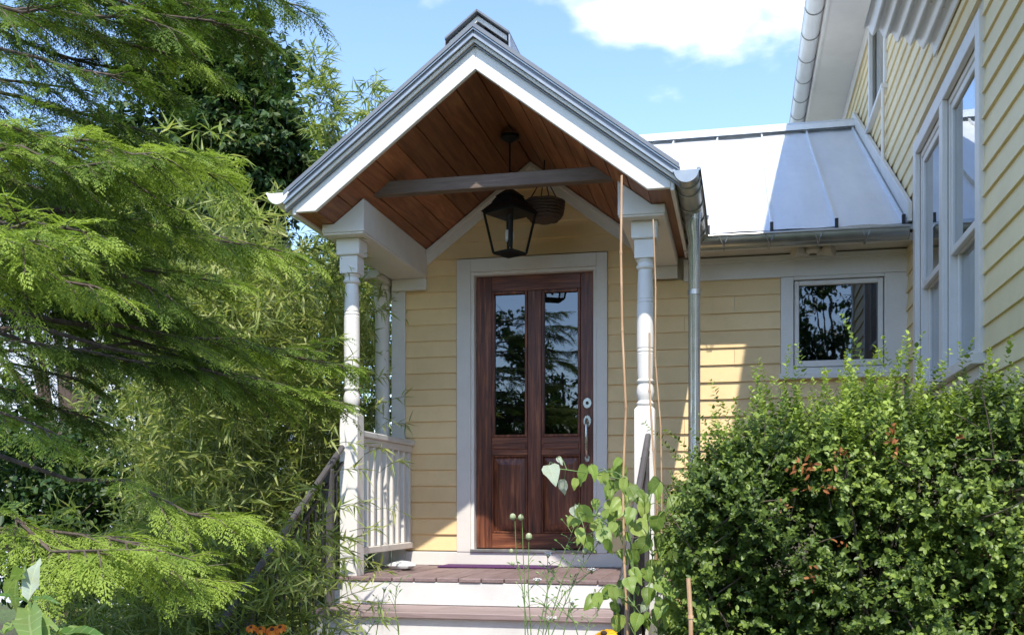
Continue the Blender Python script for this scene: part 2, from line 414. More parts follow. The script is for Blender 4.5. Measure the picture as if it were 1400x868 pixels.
def course(parent, a, b, z, **kw):
    # long courses are made of two or three boards butted end to end
    cuts = [a]
    while b - cuts[-1] > 1.5: cuts.append(cuts[-1] + random.uniform(.7, min(2.6, b - cuts[-1] - .3)))
    cuts.append(b)
    for i in range(len(cuts) - 1): clap(parent, cuts[i] + (.0012 if i else 0), cuts[i + 1] - (.0012 if i < len(cuts) - 2 else 0), z, **kw)
z = -.62
while z < APX - .12:
    zt = z + EXPO
    # left of the door, inside the porch
    if z > -.05:
        w0 = (APX - z) / SL - .02; w1 = (APX - zt) / SL - .02
        l0, l1 = max(-.541, XC - w0), max(-.541, XC - w1)
        r0, r1 = min(1.34, XC + w0), min(1.34, XC + w1)
        if zt < 2.19:
            clap(wall, l0, -.138, z, l1, -.138)
            if z < 1.83:
                xm = random.choice((1.35, 1.55, 1.9)) if random.random() < .5 else None
                if xm: clap(wall, .999, xm - .001, z); clap(wall, xm + .001, 2.214, z)
                else: clap(wall, .999, 2.214, z)
            else: clap(wall, .999, 2.214 if z < 1.9 else r0, z, .999, 2.214 if zt < 1.95 else r1)
        else: clap(wall, l0, r0, z, l1, r1)
    else:
        if z < -.25: clap(wall, -.541, 1.0, z)
        clap(wall, 1.0, 2.214, z)
    if z < 1.13: clap(wall, 2.216, XR - .03, z)
    z += EXPO

T = H   # trims hang on the house itself
def trim(name, x0, x1, z0, z1, proud=.03, m='white', back=.0, bevel=.003): return box(name, m, T, x0, x1, -proud, back + .002, z0, z1, bevel)
trim('corner_board', -.652, -.543, -.60, 2.045, .032)
trim('base_board', -.541, 1.30, -.124, -.022, .034)
trim('base_board', 1.61, 2.214, -.74, -.62, .034)
trim('frieze_board', 1.545, XR - .002, 1.922, 2.06, .036)
box('frieze_moulding', 'white', T, 1.545, XR - .002, -.055, -.037, 2.035, 2.075, .003)
# raked trim under the porch ceiling
for s in (-1, 1):
    mb = MB()
    xa, xb = XC, XC + s * .80
    o1, o2 = .004, .116
    pts = [(xa, ceil_z(xa) - o1), (xb, ceil_z(xb) - o1), (xb, ceil_z(xb) - o2), (xa, ceil_z(xa) - o2)]
    if s > 0: pts = pts[::-1]
    mb.prism(pts, 'y', -.040, -.0225).build('raked_trim', 'white', T, .003)
    pts = [(xa, ceil_z(xa) - o1), (xb, ceil_z(xb) - o1), (xb, ceil_z(xb) - .045), (xa, ceil_z(xa) - .045)]
    if s > 0: pts = pts[::-1]
    MB().prism(pts, 'y', -.062, -.041).build('raked_moulding', 'white', T, .004)

# ---- door with its casing
box('door_casing', 'white', T, -.136, -.028, -.038, .02, -.022, 2.165, .003)
box('door_casing', 'white', T, .917, .997, -.038, .02, -.022, 2.165, .003)
box('door_casing', 'white', T, -.028, .917, -.040, .02, 2.068, 2.165, .003)
MB().box(-.028, -.004, -.024, .14, -.02, 2.068).box(.893, .917, -.024, .14, -.02, 2.068).box(-.028, .917, -.022, .138, 2.044, 2.0665).build('door_jamb', 'white', T, .002)
box('door_sill', 'zinc', T, -.03, .92, -.05, .13, -.0215, .0, .003)
D = MB().box(-.003, .892, .062, .078, .004, 2.043).build('door', 'door', H)
DY0, DY1 = .035, .061
def dpart(n, m, *a, bevel=.003): return box(n, m, D, *a, bevel=bevel)
# stiles and rails stand proud of the door's core
dpart('stile', 'door', 0, .118, DY0, DY1, .006, 2.041); dpart('stile', 'door', .79, .890, DY0, DY1, .006, 2.041)
dpart('stile', 'door', .392, .497, DY0 + .001, DY1, .12, 1.925)
dpart('rail', 'door_rail', .1185, .7895, DY0, DY1, 1.926, 2.041); dpart('rail', 'door_rail', .1185, .7895, DY0, DY1, .006, .119)
for xa, xb in ((.1185, .3915), (.4975, .7895)):
    dpart('rail', 'door_rail', xa, xb, DY0 + .001, DY1, .70, .835)
    # raised field between the rails
    x0, x1 = xa + .01, xb - .01
    MB().hexa([(x0, .058, .128), (x1, .058, .128), (x1, .058, .69), (x0, .058, .69)][::-1], [(x0 + .05, .040, .19), (x1 - .05, .040, .19), (x1 - .05, .040, .63), (x0 + .05, .040, .63)][::-1]).build('panel', 'door', D, .002)
    for a in ((xa + .001, xa + .012, .121, .699), (xb - .012, xb - .001, .121, .699), (xa + .0125, xb - .0125, .121, .132), (xa + .0125, xb - .0125, .688, .699)):
        box('bead', 'door', D, a[0], a[1], .030, .057, a[2], a[3], .003)
    # a light above: beads round a pane
    for a in ((xa + .001, xa + .02, .836, 1.925), (xb - .02, xb - .001, .836, 1.925), (xa + .0205, xb - .0205, .836, .855), (xa + .0205, xb - .0205, 1.905, 1.925)):
        box('bead', 'door', D, a[0], a[1], .029, .057, a[2], a[3], .004)
    dpart('pane', 'glass', xa + .018, xb - .018, .0572, .0612, .85, 1.91, bevel=0)
    # raised moulded bar between light and panel
    box('moulding', 'door_rail', D, xa + .012, xb - .012, .026, .0352, .745, .79, .004)
def disc(name, m, parent, x, y, zc, r, depth, n=18, ry=None):
    mb = MB(); ry = ry or r
    p0 = [(x + r * math.cos(2 * math.pi * i / n), zc + ry * math.sin(2 * math.pi * i / n)) for i in range(n)]
    mb.prism(p0, 'y', y - depth, y); return mb.build(name, m, parent, .003, True)
lk = disc('deadbolt', 'nickel', D, .842, DY0 - .0005, 1.077, .033, .016, ry=.04)
disc('keyhole', 'iron', D, .842, DY0 - .0175, 1.077, .012, .004)
disc('handle_plate', 'nickel', D, .842, DY0 - .0005, .945, .030, .014, ry=.045)
disc('handle_plate', 'nickel', D, .842, DY0 - .0005, .672, .020, .012, ry=.028)
MB().tube([(.842, .025, .96), (.842, -.012, .95), (.842, -.035, .91), (.842, -.038, .82), (.842, -.030, .74), (.842, -.008, .69), (.842, .022, .675)], [.009, .010, .011, .013, .010, .009, .009], 10).build('handle', 'nickel', D, 0, True)
# dark hall behind the panes
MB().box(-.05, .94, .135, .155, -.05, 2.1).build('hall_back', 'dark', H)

# ---- window right of the porch
Wn = box('window', 'white', H, 2.216, 2.303, -.036, .02, 1.242, 1.92, .003)
for a in ((2.303, 2.905, -.035, .02, 1.242, 1.285), (2.905, XR - .003, -.036, .02, 1.242, 1.92), (2.303, 2.905, -.0355, .02, 1.898, 1.921)):
    box('casing', 'white', Wn, *a, bevel=.003)
box('sill', 'white', Wn, 2.20, XR - .004, -.075, .0, 1.205, 1.2415, .004)
for a in ((2.309, 2.341, 1.291, 1.892), (2.866, 2.899, 1.291, 1.892), (2.3415, 2.8655, 1.291, 1.335), (2.3415, 2.8655, 1.860, 1.892)):
    box('sash', 'white', Wn, a[0], a[1], -.022, .03, a[2], a[3], .004)
box('pane', 'glass', Wn, 2.335, 2.872, .004, .009, 1.33, 1.865)
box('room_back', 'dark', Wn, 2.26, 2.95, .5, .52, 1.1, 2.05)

# ---- metal roof of the entrance house: panels between standing seams
RZ0, RY0, RS = 2.185, -.30, .5525
RIDGE_Y = 2.93
def rz(y): return RZ0 + (y - RY0) * RS
roof = MB().hexa([(-.8, .15, rz(.15) - .10), (XR - .01, .15, rz(.15) - .10), (XR - .01, RIDGE_Y, rz(RIDGE_Y) - .10), (-.8, RIDGE_Y, rz(RIDGE_Y) - .10)],
                 [(-.8, .15, rz(.15) - .03), (XR - .01, .15, rz(.15) - .03), (XR - .01, RIDGE_Y, rz(RIDGE_Y) - .03), (-.8, RIDGE_Y, rz(RIDGE_Y) - .03)]).build('roof', 'roof', H)
MB().hexa([(-.8, RIDGE_Y + .001, rz(RIDGE_Y) - .1), (XR - .01, RIDGE_Y + .001, rz(RIDGE_Y) - .1), (XR - .01, RIDGE_Y + 3.5, rz(RIDGE_Y) - 2.0), (-.8, RIDGE_Y + 3.5, rz(RIDGE_Y) - 2.0)],
          [(-.8, RIDGE_Y + .001, rz(RIDGE_Y) - .0), (XR - .01, RIDGE_Y + .001, rz(RIDGE_Y) - .0), (XR - .01, RIDGE_Y + 3.5, rz(RIDGE_Y) - 1.9), (-.8, RIDGE_Y + 3.5, rz(RIDGE_Y) - 1.9)]).build('rear_slope', 'roof', roof)
seams_x = [-.80, -.38, .04, .46, .88, 1.30, 1.725, 2.147, 2.567, 2.99, XR - .012]
for i in range(len(seams_x) - 1):
    a, b = seams_x[i] + .003, seams_x[i + 1] - .003
    y0 = RY0 if a > 1.55 else .16
    y0b = y0
    dz = random.uniform(-.003, .003)
    mb = MB()
    # a sheet that dishes a little between its seams
    nx, ny = 5, 9; vs = []
    for j in range(ny):
        y = y0 + (RIDGE_Y - y0) * j / (ny - 1)
        for k in range(nx):
            x = a + (b - a) * k / (nx - 1)
            vs.append((x, y, rz(y) + dz + .007 * math.sin(j * 1.3 + i * 2.1 + .6 * k) * math.sin(math.pi * k / (nx - 1))))
    fs = [(j * nx + k, j * nx + k + 1, (j + 1) * nx + k + 1, (j + 1) * nx + k) for j in range(ny - 1) for k in range(nx - 1)]
    mb.add(vs, fs); mb.add([(p[0], p[1], p[2] - .018) for p in vs], [f[::-1] for f in fs])
    mb.build('roof_sheet', 'roof', roof, 0, True)
    if i > 0:
        y1 = RIDGE_Y - .02
        MB().hexa([(seams_x[i] - .008, y0, rz(y0) - .004), (seams_x[i] + .008, y0, rz(y0) - .004), (seams_x[i] + .008, y1, rz(y1) - .004), (seams_x[i] - .008, y1, rz(y1) - .004)],
                  [(seams_x[i] - .006, y0, rz(y0) + .03), (seams_x[i] + .006, y0, rz(y0) + .03), (seams_x[i] + .006, y1, rz(y1) + .03), (seams_x[i] - .006, y1, rz(y1) + .03)]).build('seam', 'roof', roof)
        if a > 1.5: box('seam_clip', 'iron', roof, seams_x[i] - .011, seams_x[i] + .011, RY0 - .012, RY0 + .01, rz(RY0) - .01, rz(RY0) + .055)
# eave flashing, ridge cap
MB().hexa([(1.57, RY0 - .03, rz(RY0) - .05), (XR - .012, RY0 - .03, rz(RY0) - .05), (XR - .012, RY0 + .25, rz(RY0 + .25) - .055), (1.57, RY0 + .25, rz(RY0 + .25) - .055)],
          [(1.57, RY0 - .03, rz(RY0) - .018), (XR - .012, RY0 - .03, rz(RY0) - .018), (XR - .012, RY0 + .25, rz(RY0 + .25) - .022), (1.57, RY0 + .25, rz(RY0 + .25) - .022)]).build('eave_flashing', 'zinc', roof)
rc = MB()
zr = rz(RIDGE_Y)
rc.hexa([(-.82, RIDGE_Y - .14, zr - .03), (XR - .03, RIDGE_Y - .14, zr - .03), (XR - .03, RIDGE_Y, zr + .075), (-.82, RIDGE_Y, zr + .075)],
        [(-.82, RIDGE_Y - .14, zr + .02), (XR - .03, RIDGE_Y - .14, zr + .02), (XR - .03, RIDGE_Y, zr + .09), (-.82, RIDGE_Y, zr + .09)])
rc.hexa([(-.82, RIDGE_Y + .002, zr + .075), (XR - .03, RIDGE_Y + .002, zr + .075), (XR - .03, RIDGE_Y + .16, zr - .03), (-.82, RIDGE_Y + .16, zr - .03)],
        [(-.82, RIDGE_Y + .002, zr + .09), (XR - .03, RIDGE_Y + .002, zr + .09), (XR - .03, RIDGE_Y + .16, zr + .0), (-.82, RIDGE_Y + .16, zr + .0)])
rc.build('ridge_cap', 'roof', roof)
# white flashing board up the tall wall
MB().hexa([(XR - .055, RY0 - .02, rz(RY0) + .004), (XR - .024, RY0 - .02, rz(RY0) + .004), (XR - .024, RIDGE_Y + .1, rz(RIDGE_Y) + .06), (XR - .055, RIDGE_Y + .1, rz(RIDGE_Y) + .06)],
          [(XR - .055, RY0 - .02, rz(RY0) + .13), (XR - .024, RY0 - .02, rz(RY0) + .13), (XR - .024, RIDGE_Y + .1, rz(RIDGE_Y) + .19), (XR - .055, RIDGE_Y + .1, rz(RIDGE_Y) + .19)]).build('side_flashing', 'white', roof, .004)
# soffit and rafter board under the eave
box('soffit', 'soffit', H, 1.57, XR - .004, RY0 + .04, -.003, 2.085, 2.10)
box('eave_fascia', 'white', H, 1.56, XR - .005, RY0 + .015, RY0 + .039, 2.072, 2.125, .003)

def half_gutter(name, m, parent, p, q, r, bands=(), bm='zinc', band_r=.004):
    """half-round gutter from p to q (centres of its open top), with rims, end caps and strap rings"""
    p, q = Vector(p), Vector(q); d = (q - p).normalized(); side = d.cross(UP).normalized(); n = 14
    mb = MB(); arc = [(math.cos(math.pi + math.pi * i / n), math.sin(math.pi + math.pi * i / n)) for i in range(n + 1)]
    for rr, flip in ((r, False), (r - .005, True)):
        vs = [p + side * a * rr + UP * b * rr for a, b in arc] + [q + side * a * rr + UP * b * rr for a, b in arc]
        fs = [(i, i + 1, n + 2 + i, n + 1 + i) for i in range(n)]
        mb.add(vs, [f[::-1] for f in fs] if flip else fs)
    for c in (p, q):
        vs = [c + side * a * r + UP * b * r for a, b in arc]
        mb.add(vs, [tuple(range(n + 1))]); mb.add([v + d * .003 for v in vs], [tuple(range(n + 1))[::-1]])
    for s in (-1, 1): mb.tube([p + side * s * r, q + side * s * r], .008, 8)
    g = mb.build(name, m, parent, 0, True)
    for t in bands:
        c = p + (q - p) * t
        MB().tube([c + side * a * (r + .003) + UP * b * (r + .003) for a, b in arc], band_r, 6).build('strap', bm, g, 0, True)
    return g

cg = half_gutter('gutter', 'zinc', H, (1.60, RY0 - .075, 2.135), (XR - .06, RY0 - .075, 2.125), .068)
for x in (1.83, 2.13, 2.44, 2.74):
    for s in (-.035, .035):
        MB().tube([(x + s, RY0 - .142, 2.135), (x + s * .35, RY0 - .148, 2.085), (x, RY0 - .12, 2.05)], .0035, 5).build('hanger', 'zinc', cg)
    MB().tube([(x, RY0 - .12, 2.05), (x, RY0 - .07, 2.045), (x, RY0 + .014, 2.07)], .004, 5).build('hanger', 'zinc', cg)
# twin flood lamp under the eave
fl = MB().lathe([(.0, -.0), (.055, 0), (.06, -.02), (.045, -.035), (.03, -.04)], 2.425, -.15, 18, False).build('flood_lamp', 'soffit', H, 0, True)
for v in fl.data.vertices: v.co.z += 2.084
for s in (-1, 1):
    c0 = Vector((2.425 + s * .03, -.15, 2.052)); dr = Vector((s * .9, -.45, .12)).normalized()
    MB().tube([c0, c0 + dr * .035, c0 + dr * .05, c0 + dr * .11, c0 + dr * .112], [.018, .020, .034, .050, .042], 16).build('lamp_head', 'soffit', fl, 0, True)

# ---- porch roof
PY0, PY1 = -1.67, .0
HWO = 1.125
PR = None
for s in (-1, 1):
    # sheathing with the ceiling's outer face; top of the metal
    x0, x1 = XC, XC + s * 1.178
    zt0 = 3.108; zt1 = zt0 - SL * 1.178
    pts = [(x0, zt0), (x1, zt1), (x1, zt1 - .075), (x0, zt0 - .075)]
    if s > 0: pts = pts[::-1]
    o = MB().prism(pts, 'y', PY0 - .045, 1.45).build('porch_roof' if s < 0 else 'porch_roof_slope', 'roof_edge', H if s < 0 else PR, .004)
    if s < 0: PR = o
    # stepped drip edges down the gable
    for k, (o1, o2, yy, mm) in enumerate(((-.004, .022, PY0 - .062, 'roof_edge'), (.026, .034, PY0 - .056, 'zinc'), (.060, .0745, PY0 - .056, 'zinc'), (.0765, .098, PY0 - .034, 'white'), (.104, .112, PY0 - .018, 'roof_edge'))):
        pts = [(x0, zt0 - o1), (x1, zt1 - o1), (x1, zt1 - o2), (x0, zt0 - o2)]
        if s > 0: pts = pts[::-1]
        MB().prism(pts, 'y', yy, PY0 - .002 - .0004 * k if o1 >= .075 else PY0 - .0455).build('drip_edge', mm, PR)
    # white barge board with a level cut foot
    zi = APX + .004
    xi = XC + s * .9975; xo = XC + s * HWO; zf = 2.10
    top = zi + .135
    pts = [(XC, zi), (XC, top), (xo, top - SL * HWO), (xo, zf), (xi, zf)]
    if s < 0: pts = pts[::-1]
    MB().prism(pts, 'y', PY0, PY0 + .03).build('barge_board', 'white', PR, .003)
    # cedar ceiling planks, running back to the wall
    n = 8; wp = .9975 / n
    for k in range(n):
        a, b = k * wp + .0025, (k + 1) * wp - .0025
        xa, xb = XC + s * a, XC + s * b
        dz = random.uniform(0, .003)
        q = [(xa, APX - SL * a + dz), (xb, APX - SL * b + dz), (xb, APX - SL * b + .03), (xa, APX - SL * a + .03)]
        if s > 0: q = q[::-1]
        MB().prism(q, 'y', PY0 + .031, -.002).build('plank', 'cedar', PR, .003)
    # dark deck above the joints
    q = [(XC, APX + .032), (XC + s * 1.0, APX - SL * 1.0 + .032), (XC + s * 1.0, APX - SL * 1.0 + .09), (XC, APX + .09)]
    if s > 0: q = q[::-1]
    MB().prism(q, 'y', PY0 + .031, -.002).build('sheathing', 'dark', PR)
    # level soffit plank at the eave and the board behind the gutter
    xe = XC + s * HWO
    xs = XC + s * .9985
    MB().box(min(xs, xe), max(xs, xe), PY0 + .031, -.004, 2.101, 2.125).build('soffit_plank', 'cedar', PR, .002)
    MB().box(min(xe, xe + s * .022), max(xe, xe + s * .022), PY0 + .002, -.004, 2.085, 2.20).build('eave_board', 'white', PR, .003)
# raised ridge vent at the front of the ridge
for s in (-1, 1):
    hw, zb = .195, 3.232
    pts = [(XC, zb), (XC + s * hw, zb - SL * hw), (XC + s * hw, zb - SL * hw - .018), (XC, zb - .018)]
    if s > 0: pts = pts[::-1]
    MB().prism(pts, 'y', PY0 + .03, -.9).build('ridge_vent', 'roof_edge', PR, .003)
    MB().hexa([(XC + s * (hw - .004), PY0 + .035, zb - SL * hw - .095), (XC + s * (hw + .008), PY0 + .035, zb - SL * hw - .10), (XC + s * (hw + .008), -.905, zb - SL * hw - .10), (XC + s * (hw - .004), -.905, zb - SL * hw - .095)],
              [(XC + s * (hw - .004), PY0 + .035, zb - SL * hw - .019), (XC + s * (hw + .002), PY0 + .035, zb - SL * hw - .019), (XC + s * (hw + .002), -.905, zb - SL * hw - .019), (XC + s * (hw - .004), -.905, zb - SL * hw - .019)]).build('vent_cheek', 'zinc', PR)
    pts = [(XC, zb - .03), (XC + s * (hw - .02), zb - SL * (hw - .02) - .03), (XC + s * (hw - .02), zb - SL * (hw - .02) - .06), (XC, zb - .06)]
    if s > 0: pts = pts[::-1]
    MB().prism(pts, 'y', PY0 + .06, PY0 + .075).build('vent_strip', 'white', PR)

# ---- boxed beams over the posts
for s, nm in ((-1, 'beam'), (1, 'beam')):
    xin, xout = XC + s * .797, XC + s * 1.075
    zb = 2.045
    xk = XC + s * .9975
    pts = [(xin, zb), (xin, ceil_z(xin) - .003), (xk, 2.099), (xout, 2.099), (xout, zb)]
    if s < 0: pts = pts[::-1]
    bm_ = MB().prism(pts, 'y', -1.382, -.042).build('beam', 'white', H, .003)
    box('beam_soffit', 'white', bm_, min(xin, xout) + .004, max(xin, xout) - .004, -1.375, -.045, 2.033, 2.0445, .002)
    # bracket where the beam meets the wall
    x0, x1 = (xin, xout) if s > 0 else (xout, xin)
    box('beam_seat', 'white', bm_, x0 + .01, x1 - .002, -.075, -.034, 1.945, 2.032, .004)
# lower header on the outer side, left, with a round column behind
box('side_header', 'white', H, -.80, -.655, -.30, 2.4, 2.0, 2.06, .004)
MB().lathe([(.065, -.12), (.065, -.02), (.056, 0), (.056, 1.86), (.066, 1.9), (.066, 1.999)], -.735, .0, 20).build('column', 'white_post', H, 0, True)

# ---- turned posts
def post(cx, cy, name):
    mb = MB()
    sq = lambda h, z0, z1: mb.box(cx - h, cx + h, cy - h, cy + h, z0, z1)
    sq(.060, -.124, .905)
    mb.hexa([(cx - .060, cy - .060, .9055), (cx + .060, cy - .060, .9055), (cx + .060, cy + .060, .9055), (cx - .060, cy + .060, .9055)],
            [(cx - .042, cy - .042, .925), (cx + .042, cy - .042, .925), (cx + .042, cy + .042, .925), (cx - .042, cy + .042, .925)])
    prof = [(.044, .926), (.052, .935), (.053, .945), (.046, .952), (.042, .960), (.050, .985), (.054, 1.012), (.050, 1.04), (.043, 1.062), (.050, 1.07), (.052, 1.08), (.045, 1.09),
            (.0475, 1.12), (.050, 1.24), (.0505, 1.245), (.046, 1.249), (.0505, 1.254), (.0505, 1.268), (.046, 1.272), (.0505, 1.277), (.051, 1.38), (.0505, 1.545), (.046, 1.549), (.050, 1.554),
            (.050, 1.566), (.045, 1.570), (.049, 1.575), (.046, 1.68), (.043, 1.735), (.041, 1.75), (.052, 1.757), (.055, 1.768), (.050, 1.779), (.045, 1.79), (.056, 1.812)]
    mb.lathe(prof, cx, cy, 24)
    sq(.0605, 1.813, 1.925)
    o = mb.build('post', 'white_post', H, .002, True)
    MB().box(cx - .078, cx + .078, cy - .078, cy + .078, 1.926, 2.032).build('post_cap', 'white_post', o, .006)
    return o
post(-.511, -1.21, 'post'); post(1.375, -1.21, 'post')

# ---- left railing
rl = MB().box(-.555, -.467, -1.148, -.023, .775, .815).build('railing', 'riser', H, .006)
box('under_rail', 'white', rl, -.535, -.487, -1.148, -.024, .725, .774, .003)
box('bottom_rail', 'white', rl, -.545, -.477, -1.148, -.024, .005, .05, .004)
for k in range(9):
    y = -1.09 + k * .128
    box('baluster', 'white_post', rl, -.530, -.492, y - .019, y + .019, .051, .724, .003)

# ---- porch deck
dk = box('deck_frame', 'riser', H, -.60, 1.50, -1.285, -.04, -.30, -.152)
n = 15; x0, wdt = -.635, 2.17 / 15
for k in range(n):
    a = x0 + k * wdt
    box('deck_board', 'deck', dk, a + .003, a + wdt - .003, -1.325 + random.uniform(-.004, .004), -.036, -.151, -.125 + random.uniform(-.0015, .0015), .004)
for x in (-.58, .45, 1.47):
    box('deck_pier', 'concrete', dk, x - .07, x + .07, -1.25, -1.11, GZ - .03, -.301)
box('deck_skirt', 'white', dk, -.603, -.583, -1.28, -.05, -.95, -.301)
box('deck_skirt', 'white', dk, 1.483, 1.503, -1.28, -.05, -.95, -.301)

# ---- gutters and downspouts of the porch
lg = half_gutter('gutter', 'gutter_white', H, (-.785, -1.73, 2.205), (-.785, -.02, 2.19), .066, (.2, .45, .7), 'gutter_white')
rg = half_gutter('gutter', 'zinc', H, (1.648, -1.745, 2.17), (1.648, -.42, 2.15), .068, (.09, .20, .42, .64, .86), 'zinc', .005)
MB().tube([(1.715, -1.74, 2.172), (1.722, -1.0, 2.165), (1.722, -.42, 2.155)], .011, 8).build('gutter_bead', 'iron', rg)
ds = MB().tube([(1.655, -1.08, 2.115), (1.655, -1.08, 2.03), (1.662, -1.05, 1.96), (1.662, -1.05, -.95), (1.64, -1.12, -1.05), (1.58, -1.3, -1.09)], [.05, .042, .037, .037, .037, .037], 18).build('downspout', 'zinc_light', H, 0, True)
for zz in (1.62, .55): MB().tube([(1.662, -1.05, zz), (1.662, -1.05, zz + .03)], .041, 18).build('downspout_band', 'zinc', ds)

# ---- tie beam under the porch ceiling
MB().prism([(XC - .775, 2.285), (XC + .775, 2.285), (XC + .665, 2.368), (XC - .665, 2.368)][::1], 'y', -1.31, -1.24).build('tie_beam', 'tie', H, .004)
# left side wall of the entrance house
sw = box('side_wall', 'soffit', H, -.62, -.60, .15, 6.3, GZ, 2.25)
z = -.62
while z < 2.1:
    clap(sw, .15, 6.3, z, axis='y', plane=-.622, m='yellow_side'); z += EXPO
box('rear_wall', 'soffit', H, -.6, XR, 6.28, 6.34, GZ, 2.0)

# ================================================================== STEPS
S = thing('front_steps', (XC, -1.5, GZ), 'white porch steps with mauve brown treads and dark metal handrails', 'steps')
tops = [-.125 - .1708 * k for k in range(1, 6)]
y = -1.30
SX0, SX1 = -.56, 1.42
ys = [-1.30]
for k, zt in enumerate(tops):
    run = .40 if k == 0 else .31
    y1 = y - run
    ys.append(y1)
    zb = GZ if k == 5 else tops[k]
    # riser under the step above, tread on top
    box('riser', 'riser', S, SX0 + .02, SX1 - .02, y - .018, y - .0, zt + .001, (tops[k - 1] if k else -.152) - .034 * (1 if k else 0) - .001, .003)
    for a, b in ((y - .019 - run * .5, y - .019), (y1 - .052, y - .022 - run * .5)):
        box('tread', 'tread', S, SX0 - .01, SX1 + .01, a, b, zt - .034, zt, .004)
    y = y1
box('riser', 'riser', S, SX0 + .02, SX1 - .02, y - .018, y, GZ - .02, tops[-1] - .035, .003)
for x in (SX0 - .018, SX1 + .0):
    mb = MB(); poly = [(-1.302, -.31)]
    for k, zt in enumerate(tops):
        poly += [(ys[k] if k else -1.302, zt - .036), (ys[k + 1] - .02, zt - .036)]
    poly += [(ys[-1] - .02, GZ - .02), (-1.302, GZ - .02)]
    poly = [poly[0]] + poly[2:]
    mb.prism(poly, 'x', x, x + .018).build('stringer', 'white', S)
def handrail(x, ysn, zsn, slope, ye, dx=0, posts=()):
    ln = ye - ysn; p = Vector((x, ysn, zsn)); q = Vector((x + dx, ye, zsn + slope * ln))
    h = MB().bar(p, q, .034, .034).build('handrail', 'rail_grey', S, .008)
    p2, q2 = p - UP * .10, q - UP * .10
    MB().bar(p2, q2, .018, .018).build('lower_bar', 'iron', h)
    def zt(y): return zsn + slope * (y - ysn)
    m_ = int(abs(ln) / .105)
    for k in range(1, m_):
        yy = ysn + ln * k / m_; xx = x + dx * k / m_
        i = max([j for j in range(len(ys)) if ys[j] >= yy])
        zb = tops[min(i, 4)]
        if ys[-1] > yy: zb = GZ
        if k in posts: box('rail_post', 'rail_grey', h, xx - .024, xx + .024, yy - .024, yy + .024, zb, zt(yy) - .02, .004)
        else: MB().tube([(xx, yy, zb + .09), (xx, yy, zt(yy) - .115)], .008, 6).build('spindle', 'iron', h)
    return h
handrail(-.545, -1.285, .70, .60, -2.9, posts=(2, 12))
handrail(1.40, -1.285, .745, .56, -2.9, posts=(2, 12))

# ================================================================== TALL HOUSE
TH = thing('tall_house', (4.5, 1, GZ), 'tall yellow clapboard house wall with paired white sash windows beside the entrance', 'house')
YN, YF = -3.32, 8.2
EZ = 4.60
tw = MB()
X0, X1 = XR, XR + .12
tw.box(X0, X1, YN, -2.20, GZ, EZ); tw.box(X0, X1, -2.20, -.50, GZ, 1.04); tw.box(X0, X1, -2.20, -.50, 2.58, EZ); tw.box(X0, X1, -.50, YF, GZ, 3.62)
tw.box(X0, X1, -.50, 1.0, 3.62, EZ); tw.box(X0, X1, 1.9, YF, 3.62, EZ); tw.box(X0, X1, 1.0, 1.9, 4.5, EZ)
tw.box(X1, XR + 5, YN, YN + .12, GZ, EZ)
twall = tw.build('wall', 'soffit', TH)
z = -.9
def tclap(a, b, z): course(twall, a, b, z, axis='y', plane=XR, m='yellow_side')
while z < EZ - .02:
    if 1.0 - EXPO < z < 2.64:
        tclap(YN, -2.278, z); tclap(-.408, YF if z > 2.2 else (0.0 if z < 2.05 else .6), z)
    elif z < 3.5: tclap(YN, YF, z)
    elif z < 4.45: tclap(YN, .93, z); tclap(1.95, YF, z)
    else: tclap(YN, YF, z)
    z += EXPO
box('corner_board', 'white', TH, XR - .032, XR, YN - .03, YN + .1, -.9, EZ, .003)
box('front_siding', 'yellow', TH, XR + .0, XR + 5, YN - .02, YN - .001, -.9, EZ)
box('foundation', 'concrete', TH, XR - .012, XR + 5, YN - .012, YF, GZ - .05, -.9)

def sash_window(y0, y1, z0, z1, parent, meet, curtain=True):
    """double-hung window on the wall that faces -x"""
    w = MB().box(XR - .004, XR + .10, y0, y0 + .022, z0, z1).box(XR - .004, XR + .10, y1 - .022, y1, z0, z1).box(XR - .003, XR + .1, y0 + .022, y1 - .022, z1 - .035, z1).box(XR - .003, XR + .1, y0 + .022, y1 - .022, z0, z0 + .035).build('window', 'white', parent, .003)
    a, b = y0 + .0225, y1 - .0225
    for lo, hi, xx in ((meet - .02, z1 - .036, XR + .004), (z0 + .036, meet + .02, XR + .038)):
        for q in ((a, a + .04, lo, hi), (b - .04, b, lo, hi), (a + .0405, b - .0405, lo, lo + .042), (a + .0405, b - .0405, hi - .042, hi)):
            box('sash', 'white', w, xx, xx + .032, q[0], q[1], q[2], q[3], .004)
        box('pane', 'glass_window', w, xx + .014, xx + .018, a + .036, b - .036, lo + .038, hi - .038)
    if curtain:
        mb = MB(); n = 90; vs = []
        for i in range(n + 1):
            yy = a + (b - a) * i / n
            xx = XR + .16 + .022 * math.sin(i * .75) + .012 * math.sin(i * 1.9 + 1)
            vs += [(xx, yy, z0 + .02), (xx, yy, z1 - .02)]
        mb.add(vs, [(2 * i, 2 * i + 2, 2 * i + 3, 2 * i + 1) for i in range(n)]).build('curtain', 'curtain', w, 0, True)
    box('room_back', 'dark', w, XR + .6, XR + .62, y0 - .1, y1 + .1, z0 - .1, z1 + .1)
    return w
sash_window(-2.19, -1.39, 1.05, 2.57, TH, 1.72)
sash_window(-1.29, -.50, 1.05, 2.57, TH, 1.72)
def wtrim(n, y0, y1, z0, z1, pr=.036, m='white'): return box(n, m, TH, XR - pr, XR - .0045, y0, y1, z0, z1, .003)
wtrim('window_casing', -2.278, -2.191, 1.045, 2.66); wtrim('window_casing', -.499, -.408, 1.045, 2.66); wtrim('window_casing', -1.389, -1.291, 1.045, 2.571)
